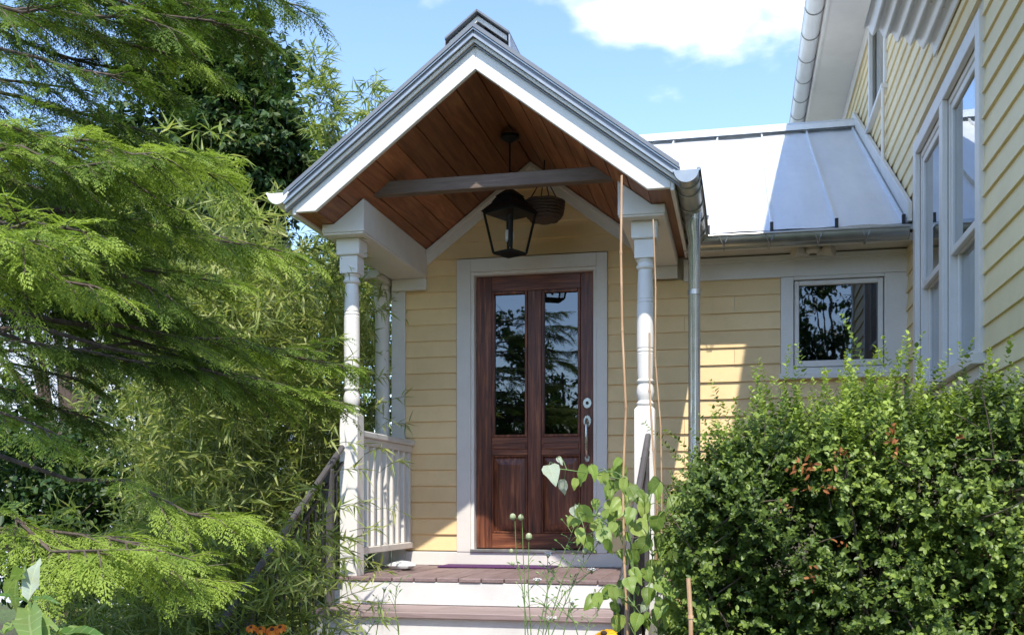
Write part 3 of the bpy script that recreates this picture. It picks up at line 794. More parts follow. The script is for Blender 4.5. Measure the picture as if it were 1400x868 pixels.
wtrim('window_head', -2.19, -.50, 2.572, 2.66, .037); wtrim('window_sill', -2.30, -.39, .99, 1.044, .075)
wtrim('window_apron', -2.27, -.41, .92, .989, .030)
# upper window, conduit, corrugated awning
uw = MB().box(XR - .036, XR - .0045, .93, 1.0, 3.60, 4.5).box(XR - .036, XR - .0045, 1.88, 1.95, 3.60, 4.5).box(XR - .035, XR - .0045, 1.0, 1.88, 4.43, 4.5).box(XR - .06, XR - .0045, .93, 1.95, 3.56, 3.599).build('upper_window', 'white', TH, .003)
box('pane', 'glass_window', uw, XR + .01, XR + .014, .99, 1.89, 3.6, 4.45)
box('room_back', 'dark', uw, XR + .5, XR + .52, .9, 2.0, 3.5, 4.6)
MB().tube([(XR - .045, .94, 3.56), (XR - .045, .94, 2.93)], .014, 10).build('conduit', 'white', TH, 0, True)
aw = MB(); nx, vs = 60, []
for y_ in (-1.06, -3.2):
    for i in range(nx + 1):
        t = i / nx
        vs.append((XR - .03 - .37 * t, y_ + (.12 * t if y_ > -2 else 0), 3.0 + .20 * t + .022 * math.sin(t * 2 * math.pi * 5.5)))
fs = [(i, i + 1, nx + 2 + i, nx + 1 + i) for i in range(nx)]
aw.add(vs, fs); aw.add([(a, b, c + .004) for a, b, c in vs], [f[::-1] for f in fs])
awo = aw.build('awning', 'gutter_white', TH, 0, True)
box('awning_ledger', 'white', awo, XR - .032, XR - .022, -3.2, -1.10, 2.93, 3.06)
for y_ in (-1.5, -2.3, -3.1): MB().bar((XR - .03, y_, 3.03), (XR - .40, y_, 3.235), .02, .03).build('awning_strut', 'white', awo)
# eave
OV = .38
box('soffit', 'white', TH, XR - OV, XR + .1, YN - .3, YF + .3, EZ - .012, EZ + .012)
box('frieze', 'white', TH, XR - .03, XR - .0225, YN, YF, EZ - .16, EZ - .013)
box('fascia', 'white', TH, XR - OV - .022, XR - OV, YN - .3, YF + .3, EZ - .02, EZ + .15)
th_roof = MB().hexa([(XR - OV - .08, YN - .34, EZ + .155), (XR + 2.6, YN - .34, EZ + 1.7), (XR + 2.6, YF + .34, EZ + 1.7), (XR - OV - .08, YF + .34, EZ + .155)],
                    [(XR - OV - .08, YN - .34, EZ + .20), (XR + 2.6, YN - .34, EZ + 1.75), (XR + 2.6, YF + .34, EZ + 1.75), (XR - OV - .08, YF + .34, EZ + .20)])
th_roof.hexa([(XR + 2.601, YN - .34, EZ + 1.7), (XR + 5.6, YN - .34, EZ + .155), (XR + 5.6, YF + .34, EZ + .155), (XR + 2.601, YF + .34, EZ + 1.7)],
             [(XR + 2.601, YN - .34, EZ + 1.75), (XR + 5.6, YN - .34, EZ + .2), (XR + 5.6, YF + .34, EZ + .2), (XR + 2.601, YF + .34, EZ + 1.75)])
th_roof.build('roof', 'shingle', TH)
half_gutter('gutter', 'gutter_white', TH, (XR - OV - .105, YN - .3, EZ + .12), (XR - OV - .105, YF + .3, EZ + .12), .08, [k / 24 for k in range(1, 24)], 'zinc', .006)

# ================================================================== THINGS ON THE PORCH
# lantern
LX, LY = XC, -.747
LT = thing('hanging_lantern', (LX, LY, 2.0), 'black four sided glass lantern hanging from the porch ceiling', 'lantern')
def sqring(mb, h0, z0, h1, z1):
    a = [(LX - h0, LY - h0, z0), (LX + h0, LY - h0, z0), (LX + h0, LY + h0, z0), (LX - h0, LY + h0, z0)]
    b = [(LX - h1, LY - h1, z1), (LX + h1, LY - h1, z1), (LX + h1, LY + h1, z1), (LX - h1, LY + h1, z1)]
    return mb.hexa(a, b)
MB().lathe([(.0, 2.86), (.075, 2.835), (.075, 2.815), (.03, 2.79), (.012, 2.78)], LX, LY, 20, False).build('canopy', 'black', LT, 0, True)
MB().tube([(LX, LY, 2.79), (LX, LY, 2.47)], .007, 8).build('stem', 'black', LT)
mb = MB(); sqring(mb, .150, 2.285, .155, 2.30); sqring(mb, .165, 2.3005, .10, 2.365); sqring(mb, .105, 2.3655, .075, 2.41); sqring(mb, .085, 2.4105, .03, 2.455); mb.lathe([(.028, 2.455), (.03, 2.468), (.012, 2.485)], LX, LY, 12)
lo = mb.build('lantern_roof', 'black', LT, .003)
mb = MB(); sqring(mb, .092, 2.005, .098, 2.02)
for sx in (-1, 1):
    for sy in (-1, 1): mb.bar((LX + sx * .092, LY + sy * .092, 2.015), (LX + sx * .143, LY + sy * .143, 2.286), .014, .014, (1, 0, 0))
mb.build('frame', 'black', LT)
for k in range(4):
    d = [(0, -1), (1, 0), (0, 1), (-1, 0)][k]; t = (-d[1], d[0])
    def pt(r, s, z): return (LX + d[0] * r + t[0] * s, LY + d[1] * r + t[1] * s, z)
    MB().add([pt(.090, -.083, 2.022), pt(.090, .083, 2.022), pt(.140, .135, 2.284), pt(.140, -.135, 2.284)], [(0, 1, 2, 3)]).build('pane', 'glass_clear', LT)
for sx, sy in ((-.035, 0), (.035, 0.0), (0, .035)):
    MB().tube([(LX + sx, LY + sy, 2.10), (LX + sx, LY + sy, 2.17)], .011, 10).build('candle', 'candle', LT)
MB().tube([(LX, LY, 2.06), (LX, LY, 2.30)], .012, 10).build('lamp_column', 'black', LT)
LT.rotation_euler.z = R_(63); LT.scale = (.85, .85, .96)

# hanging basket
BX, BY = .61, -.45
BK = thing('hanging_basket', (BX, BY, 2.28), 'dark wicker hanging basket behind the porch lantern', 'basket')
prof = [(.075, 2.30), (.105, 2.312), (.124, 2.345), (.134, 2.39), (.137, 2.425), (.126, 2.425), (.115, 2.38), (.08, 2.32)]
MB().lathe(prof, BX, BY, 22).build('bowl', 'wicker', BK, 0, True)
for k in range(7):
    zz = 2.308 + k * .0195; rr = np.interp(zz, [2.30, 2.312, 2.345, 2.39, 2.43], [.078, .108, .127, .137, .140])
    MB().tube([(BX + rr * math.cos(2 * math.pi * i / 20), BY + rr * math.sin(2 * math.pi * i / 20), zz + .003 * math.sin(i * 2 + k)) for i in range(21)], .008, 5, False).build('wicker_hoop', 'wicker', BK)
for k in range(4):
    a = k * math.pi / 2 + .5
    MB().tube([(BX + .11 * math.cos(a), BY + .11 * math.sin(a), 2.43), (BX, BY, 2.62)], .004, 5).build('hanging_wire', 'black', BK)
MB().tube([(BX, BY, 2.62), (BX, BY, 2.72)], .005, 5).build('hook', 'black', BK)

# mat, stone
mt = MB().box(-.20, .64, -.33, -.045, -.1230, -.112).build('door_mat', 'purple', None, .004); tag(mt, 'thin purple mat lying before the brown front door', 'mat')
st = MB(); rng = np.random.default_rng(5); vs = []; fs = []
for j in range(7):
    for i in range(14):
        th, ph = math.pi * j / 6, 2 * math.pi * i / 14
        r = 1 + .12 * math.sin(3 * ph + j) + .06 * math.sin(5 * ph)
        vs.append((-.37 + .10 * r * math.sin(th) * math.cos(ph), -.62 + .075 * r * math.sin(th) * math.sin(ph), -.094 + .032 * math.cos(th) * (1 + .1 * math.sin(2 * ph))))
fs = [(j * 14 + i, j * 14 + (i + 1) % 14, (j + 1) * 14 + (i + 1) % 14, (j + 1) * 14 + i) for j in range(6) for i in range(14)]
so = st.add(vs, fs).build('stone', 'stone', None, 0, True); tag(so, 'flat pale stone on the deck under the porch railing', 'stone')

# ================================================================== PLANTS
def curve_pts(p, q, sag=0., n=8, side=0.):
    """arched line from p to q; sag > 0 lifts its middle"""
    p, q = Vector(p), Vector(q); d = q - p; s = d.cross(UP)
    if s.length > 1e-6: s.normalize()
    return [p + d * t + UP * (sag * 4 * t * (1 - t)) + s * (side * 4 * t * (1 - t)) for t in [i / n for i in range(n + 1)]]

# ---- hedge against the tall house
def hedge():
    rng = np.random.default_rng(11)
    hg = thing('hedge', (2.35, -2.75, GZ), 'dense clipped green hedge of small glossy leaves beside the steps', 'hedge')
    x0, x1, y0, y1, zt = 1.735, 3.02, -3.52, -1.95, .62
    cx, cy = (x0 + x1) / 2, (y0 + y1) / 2
    def surf(n, face):
        a, b = rng.random(n), rng.random(n)
        o = np.zeros((n, 3)); p = np.zeros((n, 3))
        h = zt - GZ
        if face == 'front': p[:, 0] = x0 + a * (x1 - x0 + .5); p[:, 1] = y0; p[:, 2] = GZ + b * h; o[:, 1] = -1
        elif face == 'left': p[:, 0] = x0; p[:, 1] = y0 + a * (y1 - y0); p[:, 2] = GZ + b * h; o[:, 0] = -1
        elif face == 'back': p[:, 0] = x0 + a * (x1 - x0); p[:, 1] = y1; p[:, 2] = GZ + b * h; o[:, 1] = 1
        else: p[:, 0] = x0 + a * (x1 - x0); p[:, 1] = y0 + b * (y1 - y0); p[:, 2] = zt; o[:, 2] = 1
        return p, o
    P0, O0 = [], []
    for f, n in (('front', 5600), ('left', 3800), ('top', 2600), ('back', 900)):
        p, o = surf(n, f); P0.append(p); O0.append(o)
    P0, O0 = np.vstack(P0), np.vstack(O0)
    # round the edges, wobble the surface, slope the top down to the left
    lx = np.clip((x0 + .28 - P0[:, 0]) / .28, 0, 1); fy = np.clip((y0 + .28 - P0[:, 1]) / .28, 0, 1); tz = np.clip((P0[:, 2] - zt + .30) / .30, 0, 1)
    P0[:, 1] += lx ** 2 * .14 + tz ** 2 * .15 * (O0[:, 1] < 0); P0[:, 0] += fy ** 2 * .10 * (O0[:, 0] < 0) + tz ** 2 * .14 * (O0[:, 0] < 0)
    P0[:, 2] -= np.where(O0[:, 2] > 0, lx ** 2 * .20 + fy ** 2 * .14, 0)
    P0[:, 2] -= tz * np.clip((2.3 - P0[:, 0]) / .6, 0, 1) * .20
    w = np.sin(P0[:, 0] * 7 + P0[:, 2] * 5) * np.sin(P0[:, 2] * 8 + 1.3 + P0[:, 1] * 6) * .085 + np.sin(P0[:, 0] * 17 + 2 + P0[:, 2] * 13) * .035
    P0 += O0 * w[:, None]
    gap = np.sin(P0[:, 0] * 11 + 3 * P0[:, 2]) * np.sin(P0[:, 2] * 9 - 4 * P0[:, 0] + 1) + .5 * np.sin(P0[:, 0] * 23 + P0[:, 2] * 19) + .35 * np.sin(P0[:, 2] * 31 + P0[:, 0] * 7)
    keep = rng.random(len(P0)) < np.clip(.85 + .55 * gap + .5 * tz, .16, 1)
    P0, O0, tz = P0[keep], O0[keep], tz[keep]
    dep = rng.exponential(.09, len(P0)); dep = np.minimum(dep, .38) - .03
    P0 -= O0 * dep[:, None]
    D0 = unit(O0 * .75 + rdir(rng, len(P0)) * .75 + np.array([.05, -.15, .5]))
    ln = rng.uniform(.06, .15, len(P0))
    top = (tz > .7) & (rng.random(len(P0)) < .17)
    ln[top] *= rng.uniform(1.4, 2.9, top.sum()); D0[top] = unit(D0[top] + np.array([0, -.1, 1.0]))
    # growth inside the hedge
    ni = 3200
    pi = np.stack([rng.uniform(x0 + .12, x1 - .05, ni), rng.uniform(y0 + .18, y0 + .75, ni), rng.uniform(GZ + .05, zt - .22, ni)], 1)
    P0 = np.vstack([P0, pi]); D0 = np.vstack([D0, unit(rdir(rng, ni) + np.array([0, -.5, .3]))]); ln = np.append(ln, rng.uniform(.09, .16, ni)); top = np.append(top, np.zeros(ni, bool))
    O0 = np.vstack([O0, np.tile([[0, -1., 0]], (ni, 1))]); dep = np.append(dep, np.full(ni, .3))
    # special long shoots over the window sill
    ex = [(at(1185, 505, 4.1), at(1150, 428, 4.0)), (at(1100, 520, 4.0), at(1090, 470, 3.95)), (at(1240, 500, 4.0), at(1262, 455, 4.0)), (at(1320, 500, 3.9), at(1330, 462, 3.9)), (at(985, 560, 4.1), at(972, 520, 4.1)), (at(1375, 500, 3.8), at(1383, 460, 3.8)), (at(1215, 505, 4.0), at(1208, 462, 4.0)), (at(1040, 540, 4.0), at(1030, 500, 4.0))]
    for a, b in ex:
        P0 = np.vstack([P0, [a]]); d = np.array(b - a); D0 = np.vstack([D0, [d / np.linalg.norm(d)]]); ln = np.append(ln, np.linalg.norm(d)); top = np.append(top, True); O0 = np.vstack([O0, [[0, 0, 1]]]); dep = np.append(dep, 0)
    LP, LD, LN, LL, LT_ = [], [], [], [], []
    for k in range(len(P0)):
        m_ = max(4, int(ln[k] / .015)); t = np.linspace(.12, 1, m_)
        bend = np.array([0, 0, -.03]) * ln[k]
        pos = P0[k] + D0[k] * (ln[k] * t)[:, None] + bend * (t ** 2)[:, None]
        e = unit(np.cross(D0[k], rng.normal(size=3))[None])[0]; g = np.cross(D0[k], e)
        ang = np.arange(m_) * 1.57 + rng.normal(0, .4, m_)
        for s in (0, math.pi):
            rad = e * np.cos(ang + s)[:, None] + g * np.sin(ang + s)[:, None]
            LP.append(pos); LD.append(unit(rad * .85 + D0[k] * .6 + rng.normal(0, .18, (m_, 3))))
            LN.append(unit(D0[k] * .6 - rad * .35 + np.array([.05, -.2, .75]) + rng.normal(0, .25, (m_, 3))))
            LL.append(rng.uniform(.013, .033, m_) * (1.1 - .3 * t))
            young = .26 + .5 * t * (1.4 if top[k] else .8) + .12 * math.sin(P0[k][0] * 5 + P0[k][2] * 4) + rng.normal(0, .13, m_) - (dep[k] > .12) * .18  # tint rises towards the shoot tip and drops for deep-set leaves
            LT_.append(young)
    LP, LD, LN, LL, LT_ = map(np.concatenate, (LP, LD, LN, LL, LT_))
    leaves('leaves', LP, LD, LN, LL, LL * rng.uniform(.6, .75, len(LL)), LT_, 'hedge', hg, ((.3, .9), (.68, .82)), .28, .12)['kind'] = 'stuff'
    # branches: stems rising from the soil and thin twigs, some bare ones at the face
    lines = []
    for k in range(60):
        b = Vector((rng.uniform(x0 + .35, x1 - .25), rng.uniform(y0 + .3, y1 - .2), GZ)); q = b + Vector((rng.normal(0, .28), rng.normal(-.1, .25), rng.uniform(1.1, 1.8)))
        lines.append((curve_pts(b, q, .05, 6, rng.normal(0, .06)), [.016 - .0022 * i for i in range(7)]))
    for k in range(420):
        i = rng.integers(len(P0) - 10); p = Vector(P0[i] - O0[i] * .10); d = Vector(D0[i]) + Vector((rng.normal(0, .5), 0, rng.normal(0, .4)))
        lines.append((curve_pts(p, p + d.normalized() * rng.uniform(.10, .28), .01, 3), [.003, .0026, .002, .0012]))
    for k in range(90):
        i = rng.integers(len(P0) - 3300); p = Vector(P0[i] + O0[i] * .0); d = Vector((rng.normal(0, 1), -.25, rng.normal(.1, .5)))
        lines.append((curve_pts(p, p + d.normalized() * rng.uniform(.12, .34), rng.normal(0, .02), 4), [.0032, .003, .0026, .002, .0012]))
    tubes('branches', lines, 'twig', hg)
    # dead sprigs caught in the face
    dp, dd = [], []
    for (u, v, n, su, sv) in ((1105, 640, 26, 26, 8), (1222, 600, 16, 8, 20), (1150, 620, 8, 10, 5), (1110, 785, 10, 8, 16), (1150, 742, 4, 8, 3), (1315, 598, 4, 4, 4), (1120, 668, 14, 24, 5), (1345, 760, 4, 6, 6), (1070, 690, 5, 5, 8)):
        for _ in range(n):
            dp.append(at(u + rng.normal(0, su * .6), v + rng.normal(0, sv * .6), 3.66 + rng.uniform(-.03, .05))); dd.append(rdir(rng, 1)[0] + np.array([0, -.3, 0]))
    leaves('dead_leaves', dp, dd, rdir(rng, len(dp)) + np.array([0, -.8, .5]), rng.uniform(.016, .03, len(dp)), .012, rng.random(len(dp)), 'dead', hg, ((.3, .9), (.68, .8)), .4, .3)
hedge()

# ---- conifer: flat ferny sprays on arching limbs
def frond_template():
    rng = np.random.default_rng(2); P, D, L, W = [], [], [], []
    def axis(p, d, l, lev):
        d = d / np.linalg.norm(d); side = np.array([-d[1], d[0], 0])
        if lev == 2:
            P.append(p); D.append(d); L.append(l); W.append(.0040); return
        n = 8 if lev == 0 else 5
        P.append(p); D.append(d); L.append(l); W.append(.0035)
        for i in range(n):
            t = (i + .7) / (n + .35); s = 1 if i % 2 else -1
            axis(p + d * l * t, d * .80 + side * s * .66, l * (.52 if lev == 0 else .50) * (1 - t * .55) * rng.uniform(.85, 1.1), lev + 1)
    axis(np.zeros(3), np.array([1., 0, 0]), 1.0, 0)
    return map(np.array, (P, D, L, W))
FP, FD, FL, FWD = frond_template()

def conifer(name, label, trunk, tips, seed, mname='conifer', flen=(.065, .12)):
    rng = np.random.default_rng(seed)
    bx, by, h = trunk
    T_ = thing(name, (bx, by, GZ), label, 'tree')
    MB().tube([(bx + .03 * math.sin(i), by + .02 * math.cos(i * 1.7), GZ + (h - GZ) * i / 10) for i in range(11)], [.11 * (1 - i / 10.6) + .01 for i in range(11)], 12).build('trunk', 'bark', T_, 0, True)
    FRP, FRX, FRZ, FRL, FRT = [], [], [], [], []; tw = []
    for (u, v, dep, root_dz, spread, tn) in tips:
        q = at(u, v, dep); r = Vector((bx + rng.normal(0, .02), by + rng.normal(0, .02), min(q.z * .9 + root_dz + rng.normal(0, .16), h - .2)))
        ln = (q - r).length
        pts = curve_pts(r, q, .05 * ln, 12, rng.normal(0, .05))
        for i_ in range(2, 12): pts[i_] = pts[i_] + Vector(rng.normal(0, .016, 3))
        MB().tube(pts, [.013 * (1 - i / 14) * min(1, ln / 1.2) + .002 for i in range(13)], 6).build('branch', 'bark', T_, 0, True)
        n_sb = int(14 * spread) + int(ln * 3.5); btone = tn + rng.normal(0, .07)
        for i in range(n_sb):
            t = 1 - (i / n_sb) ** 1.3 * min(.86, .9 * max(spread, .5) / ln) if i else 1.0
            k = min(int(t * 12), 11); f = t * 12 - k
            p = pts[k].lerp(pts[k + 1], f); d = (pts[k + 1] - pts[k]).normalized()
            side = d.cross(UP).normalized() * (1 if i % 2 else -1)
            L = (.12 + .24 * min(1 - t, .35) ** .6 * spread * 1.3) * rng.uniform(.45, 1.4)
            sd = (d * .8 + side * .65 + UP * rng.normal(-.05, .22)).normalized() if i else d
            ptone = btone + rng.normal(0, .14); dr = rng.uniform(-.02, .42)
            tw.append(([p, p + sd * L * .5 - UP * (L * dr * .25), p + sd * L - UP * (L * dr)], [.0030, .0022, .001]))
            m_ = max(4, int(L / .029))
            for j in range(m_):
                s = (j + .5) / m_
                pp = p + sd * L * s - UP * (L * dr * s * s)
                dd = (sd - UP * (dr * 1.6 * s)).normalized()
                for w in ((-1, 1) if j < m_ - 1 else (0,)):
                    lat = sd.cross(UP).normalized() * w
                    fx = (dd * .85 + lat * .62 + Vector(rng.normal(0, .14, 3))).normalized()
                    nrm = (UP + Vector(rng.normal(0, .25, 3))).normalized()
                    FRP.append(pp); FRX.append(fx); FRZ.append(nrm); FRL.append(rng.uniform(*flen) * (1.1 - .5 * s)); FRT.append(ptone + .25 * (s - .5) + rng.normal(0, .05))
    tubes('twigs', tw, 'twig', T_)['kind'] = 'stuff'
    FRP, FRX, FRZ = np.array(FRP), unit(np.array(FRX)), np.array(FRZ); FRL, FRT = np.array(FRL), np.array(FRT)
    FRY = unit(np.cross(FRZ, FRX)); FRZ = np.cross(FRX, FRY)
    nf, nt = len(FRP), len(FP)
    def tf(a): return (FRX[:, None] * a[None, :, 0:1] + FRY[:, None] * a[None, :, 1:2])
    bowP = -(FP[:, 0] ** 2)[None, :, None] * .28 * FRZ[:, None]
    PP = FRP[:, None] + (tf(FP) + bowP) * FRL[:, None, None]
    DD = tf(FD) - FRZ[:, None] * (.45 * FP[:, 0])[None, :, None] + rng.normal(0, .10, (nf, nt, 3))
    NN = np.repeat(FRZ[:, None], nt, 1)
    LL = FL[None] * FRL[:, None]; WW = np.repeat(FWD[None], nf, 0) * rng.uniform(.8, 1.25, (nf, 1))
    tipf = np.clip(FP[:, 0] + .3 * FL, 0, 1)
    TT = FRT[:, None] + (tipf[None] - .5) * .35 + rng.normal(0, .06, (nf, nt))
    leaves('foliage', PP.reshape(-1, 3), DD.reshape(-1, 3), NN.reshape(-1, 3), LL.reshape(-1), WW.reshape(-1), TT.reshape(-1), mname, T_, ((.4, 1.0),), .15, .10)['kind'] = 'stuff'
    return T_, nf * nt
# limbs of the near conifer: (u, v, depth ahead, root above tip, spread, tone); tone paints sunlit limbs bright, shaded ones dark
rngc = np.random.default_rng(21)
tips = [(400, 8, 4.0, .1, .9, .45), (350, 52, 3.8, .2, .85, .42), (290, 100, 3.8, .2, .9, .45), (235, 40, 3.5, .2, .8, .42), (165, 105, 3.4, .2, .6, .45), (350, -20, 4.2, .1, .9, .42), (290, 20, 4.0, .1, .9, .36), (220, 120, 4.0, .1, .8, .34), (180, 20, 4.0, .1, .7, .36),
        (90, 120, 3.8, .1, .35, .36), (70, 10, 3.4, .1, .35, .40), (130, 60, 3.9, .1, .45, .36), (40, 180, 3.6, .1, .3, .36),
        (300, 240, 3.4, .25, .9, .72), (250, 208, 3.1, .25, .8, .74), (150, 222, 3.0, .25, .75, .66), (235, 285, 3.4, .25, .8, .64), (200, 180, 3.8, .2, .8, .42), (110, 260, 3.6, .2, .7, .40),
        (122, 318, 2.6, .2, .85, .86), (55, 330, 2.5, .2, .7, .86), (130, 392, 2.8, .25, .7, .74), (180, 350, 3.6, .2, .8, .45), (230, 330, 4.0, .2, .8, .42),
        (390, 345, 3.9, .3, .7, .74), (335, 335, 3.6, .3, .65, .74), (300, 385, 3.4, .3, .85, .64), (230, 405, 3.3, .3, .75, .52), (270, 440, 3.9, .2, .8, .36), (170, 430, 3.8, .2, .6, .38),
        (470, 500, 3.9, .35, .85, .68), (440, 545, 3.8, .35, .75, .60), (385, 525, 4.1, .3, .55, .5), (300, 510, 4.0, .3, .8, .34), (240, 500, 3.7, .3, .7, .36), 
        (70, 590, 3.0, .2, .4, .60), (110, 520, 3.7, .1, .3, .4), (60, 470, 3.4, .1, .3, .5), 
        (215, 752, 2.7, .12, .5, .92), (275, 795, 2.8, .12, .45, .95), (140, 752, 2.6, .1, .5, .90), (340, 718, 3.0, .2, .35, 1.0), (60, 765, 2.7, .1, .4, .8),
        (330, 470, 4.6, .3, 1.1, .30), (260, 450, 4.7, .3, 1.1, .28), (200, 500, 4.6, .3, 1.0, .28), (160, 440, 4.5, .2, .9, .3), (140, 300, 4.4, .2, 1.0, .32), (220, 240, 4.6, .2, 1.1, .32), (90, 400, 4.3, .2, .7, .32), (250, 330, 4.7, .3, 1.1, .34), (70, 240, 4.3, .2, .7, .34), (120, 570, 4.2, .2, .6, .34)]  # back limbs get a low tone, painting the shade inside the crown
ct, nd = conifer('conifer_tree', 'feathery bright green conifer with flat drooping sprays, left of the porch', (-1.75, -4.75, 4.1), tips, 4)
print('conifer diamonds', nd)

# ---- bamboo
def bamboo(name, label, spots, seed, tone, leaf=(.075, .13), lo=.22, nodes=.17, fan=7, extra=()):
    rng = np.random.default_rng(seed)
    c = np.mean([s[:2] for s in spots], 0)
    B = thing(name, (float(c[0]), float(c[1]), GZ), label, 'bamboo', None)
    LP, LD, LN, LL, LT_ = [], [], [], [], []; twigs = []
    def cluster(p, d, L, tn):
        q = p + d * L - UP * (L * .25)
        twigs.append((curve_pts(p, q, L * .06, 3), [.0026, .0022, .0018, .001]))
        nlf = int(rng.integers(fan - 2, fan + 3))
        for i in range(nlf):
            t = .35 + .65 * (i + 1) / nlf
            pp = p.lerp(q, t) + UP * L * .06 * 4 * t * (1 - t)
            ld = (d * .7 + Vector(rng.normal(0, .55, 3)) - UP * .35).normalized()
            LP.append(pp); LD.append(ld); LN.append((UP + Vector(rng.normal(0, .45, 3)))); LL.append(rng.uniform(*leaf)); LT_.append(tn + rng.normal(0, .2))
    for (x, y, h, lx, ly) in spots:
        base = Vector((x, y, GZ)); n = 12
        pts = [base + Vector((lx * (t ** 2.2), ly * (t ** 2.2), (h - GZ) * (t - .06 * t ** 4))) for t in [i / n for i in range(n + 1)]]
        MB().tube(pts, [.0065 * (1 - .85 * i / n) for i in range(n + 1)], 7).build('culm', 'culm', B, 0, True)
        tn = tone + rng.normal(0, .08)
        zt = lo
        while zt < 1:
            k = min(int(zt * n), n - 1); p = pts[k].lerp(pts[k + 1], zt * n - k)
            for _ in range(3):
                a = rng.uniform(0, 2 * math.pi)
                d = Vector((math.cos(a) * .8, math.sin(a) * .8, rng.uniform(.1, .8))).normalized()
                cluster(p, d, rng.uniform(.14, .42) * (1.15 - .6 * zt), tn + .12 * (zt - .5))
            zt += nodes / (h - GZ) * rng.uniform(.7, 1.3)
    for p, d, L in extra: cluster(Vector(p), Vector(d).normalized(), L, tone + .1)
    LP, LD, LN, LL, LT_ = np.array(LP), np.array(LD), np.array(LN), np.array(LL), np.array(LT_)
    leaves('leaves', LP, LD, LN, LL, LL * rng.uniform(.115, .16, len(LL)), LT_, 'bamboo', B, ((.3, 1.0),), .18, .2)['kind'] = 'stuff'
    tubes('twigs', twigs, 'culm', B, 3)['kind'] = 'stuff'
    return len(LL)
rngb = np.random.default_rng(31)
spots = []
for k in range(130):     # thicket between the conifer and the porch
    d = rngb.uniform(5.6, 8.6); u = rngb.uniform(200, 475) if d < 7.0 else rngb.uniform(230, 540)
    if d < 6.6: u = min(u, 448)
    p = at(u, 690, d); zt = at(u, 300 + rngb.normal(0, 40) + max(0, 330 - u) * .3, d).z
    if p.x > -.95 and p.y > -3.3: continue
    spots.append((p.x, p.y, zt, rngb.normal(.08, .34), rngb.normal(-.1, .3)))
ex = []
for (u, v, d, dx, dz) in ((548, 545, 7.35, .6, .3), (530, 590, 7.2, .5, .5), (555, 575, 7.4, .7, .2), (540, 640, 6.9, .4, .3), (520, 615, 6.8, .4, .2), (535, 690, 6.9, .5, .1), (470, 700, 6.0, .4, .3), (500, 760, 6.0, .6, .1), (480, 790, 5.9, .6, .2), (455, 770, 5.7, .5, .3), (520, 775, 6.0, .7, .2), (470, 830, 5.6, .6, .0), (500, 815, 5.6, .7, .1), (460, 620, 6.1, .3, .5), (455, 560, 6.2, .3, .5), (450, 800, 5.6, .5, .2), (478, 745, 5.9, .4, .3), (440, 840, 5.4, .5, .2), (520, 840, 5.4, .6, .2), (470, 560, 6.0, .6, .3), (480, 500, 6.1, .5, .4), (475, 640, 6.0, .6, .2), (490, 690, 6.1, .6, .3), (465, 470, 6.2, .5, .4), (482, 600, 5.9, .5, .1), (520, 560, 6.9, .5, .4), (530, 520, 7.1, .5, .5), (500, 720, 6.0, .6, .2)):
    ex.append((at(u - 22, v + 6, d), (dx, -.2, dz), rngb.uniform(.16, .26)))
n1 = bamboo('bamboo_clump', 'leafy bamboo thicket crowding the left side of the porch steps', spots, 32, .74, extra=ex, nodes=.115, lo=.12, fan=8)
sp2 = []
for k in range(34):
    d = rngb.uniform(4.7, 5.9); u = rngb.uniform(60, 430); p = at(u, 690, d)
    sp2.append((p.x, p.y, at(u, rngb.uniform(640, 800), d).z, rngb.normal(0, .15), rngb.normal(-.1, .12)))
n2 = bamboo('bamboo_clump', 'low dark bamboo growth in front of the thicket, under the conifer', sp2, 33, .5, lo=.15, nodes=.12)
sp3 = [(at(u, 690, 9.2).x, at(u, 690, 9.2).y, at(u, v, 9.2).z, lx, 0) for u, v, lx in ((490, 5, -.42), (495, 55, .08), (485, 60, -.25), (508, 85, .06), (475, 110, -.15), (492, 110, .08), (505, 130, .1), (480, 30, -.36))]
n3 = bamboo('bamboo_clump', 'tall slender bamboo tips rising behind the porch roof against the sky', sp3, 34, .62, leaf=(.09, .15), lo=.5, nodes=.085, fan=8)
sp4 = [(at(u, 690, 6.6).x, at(u, 690, 6.6).y, at(u, v, 6.6).z, lx, 0) for u, v, lx in ((240, 115, -.1), (270, 160, .1), (215, 150, -.15), (285, 120, .02), (255, 190, .1), (230, 210, -.1), (290, 225, .1), (330, 260, .1))]
n4 = bamboo('bamboo_clump', 'pale upright bamboo stems before the dark maple crown', sp4, 35, .80, leaf=(.10, .17), lo=.5, nodes=.16, fan=6)
print('bamboo leaves', n1, n2, n3, n4)

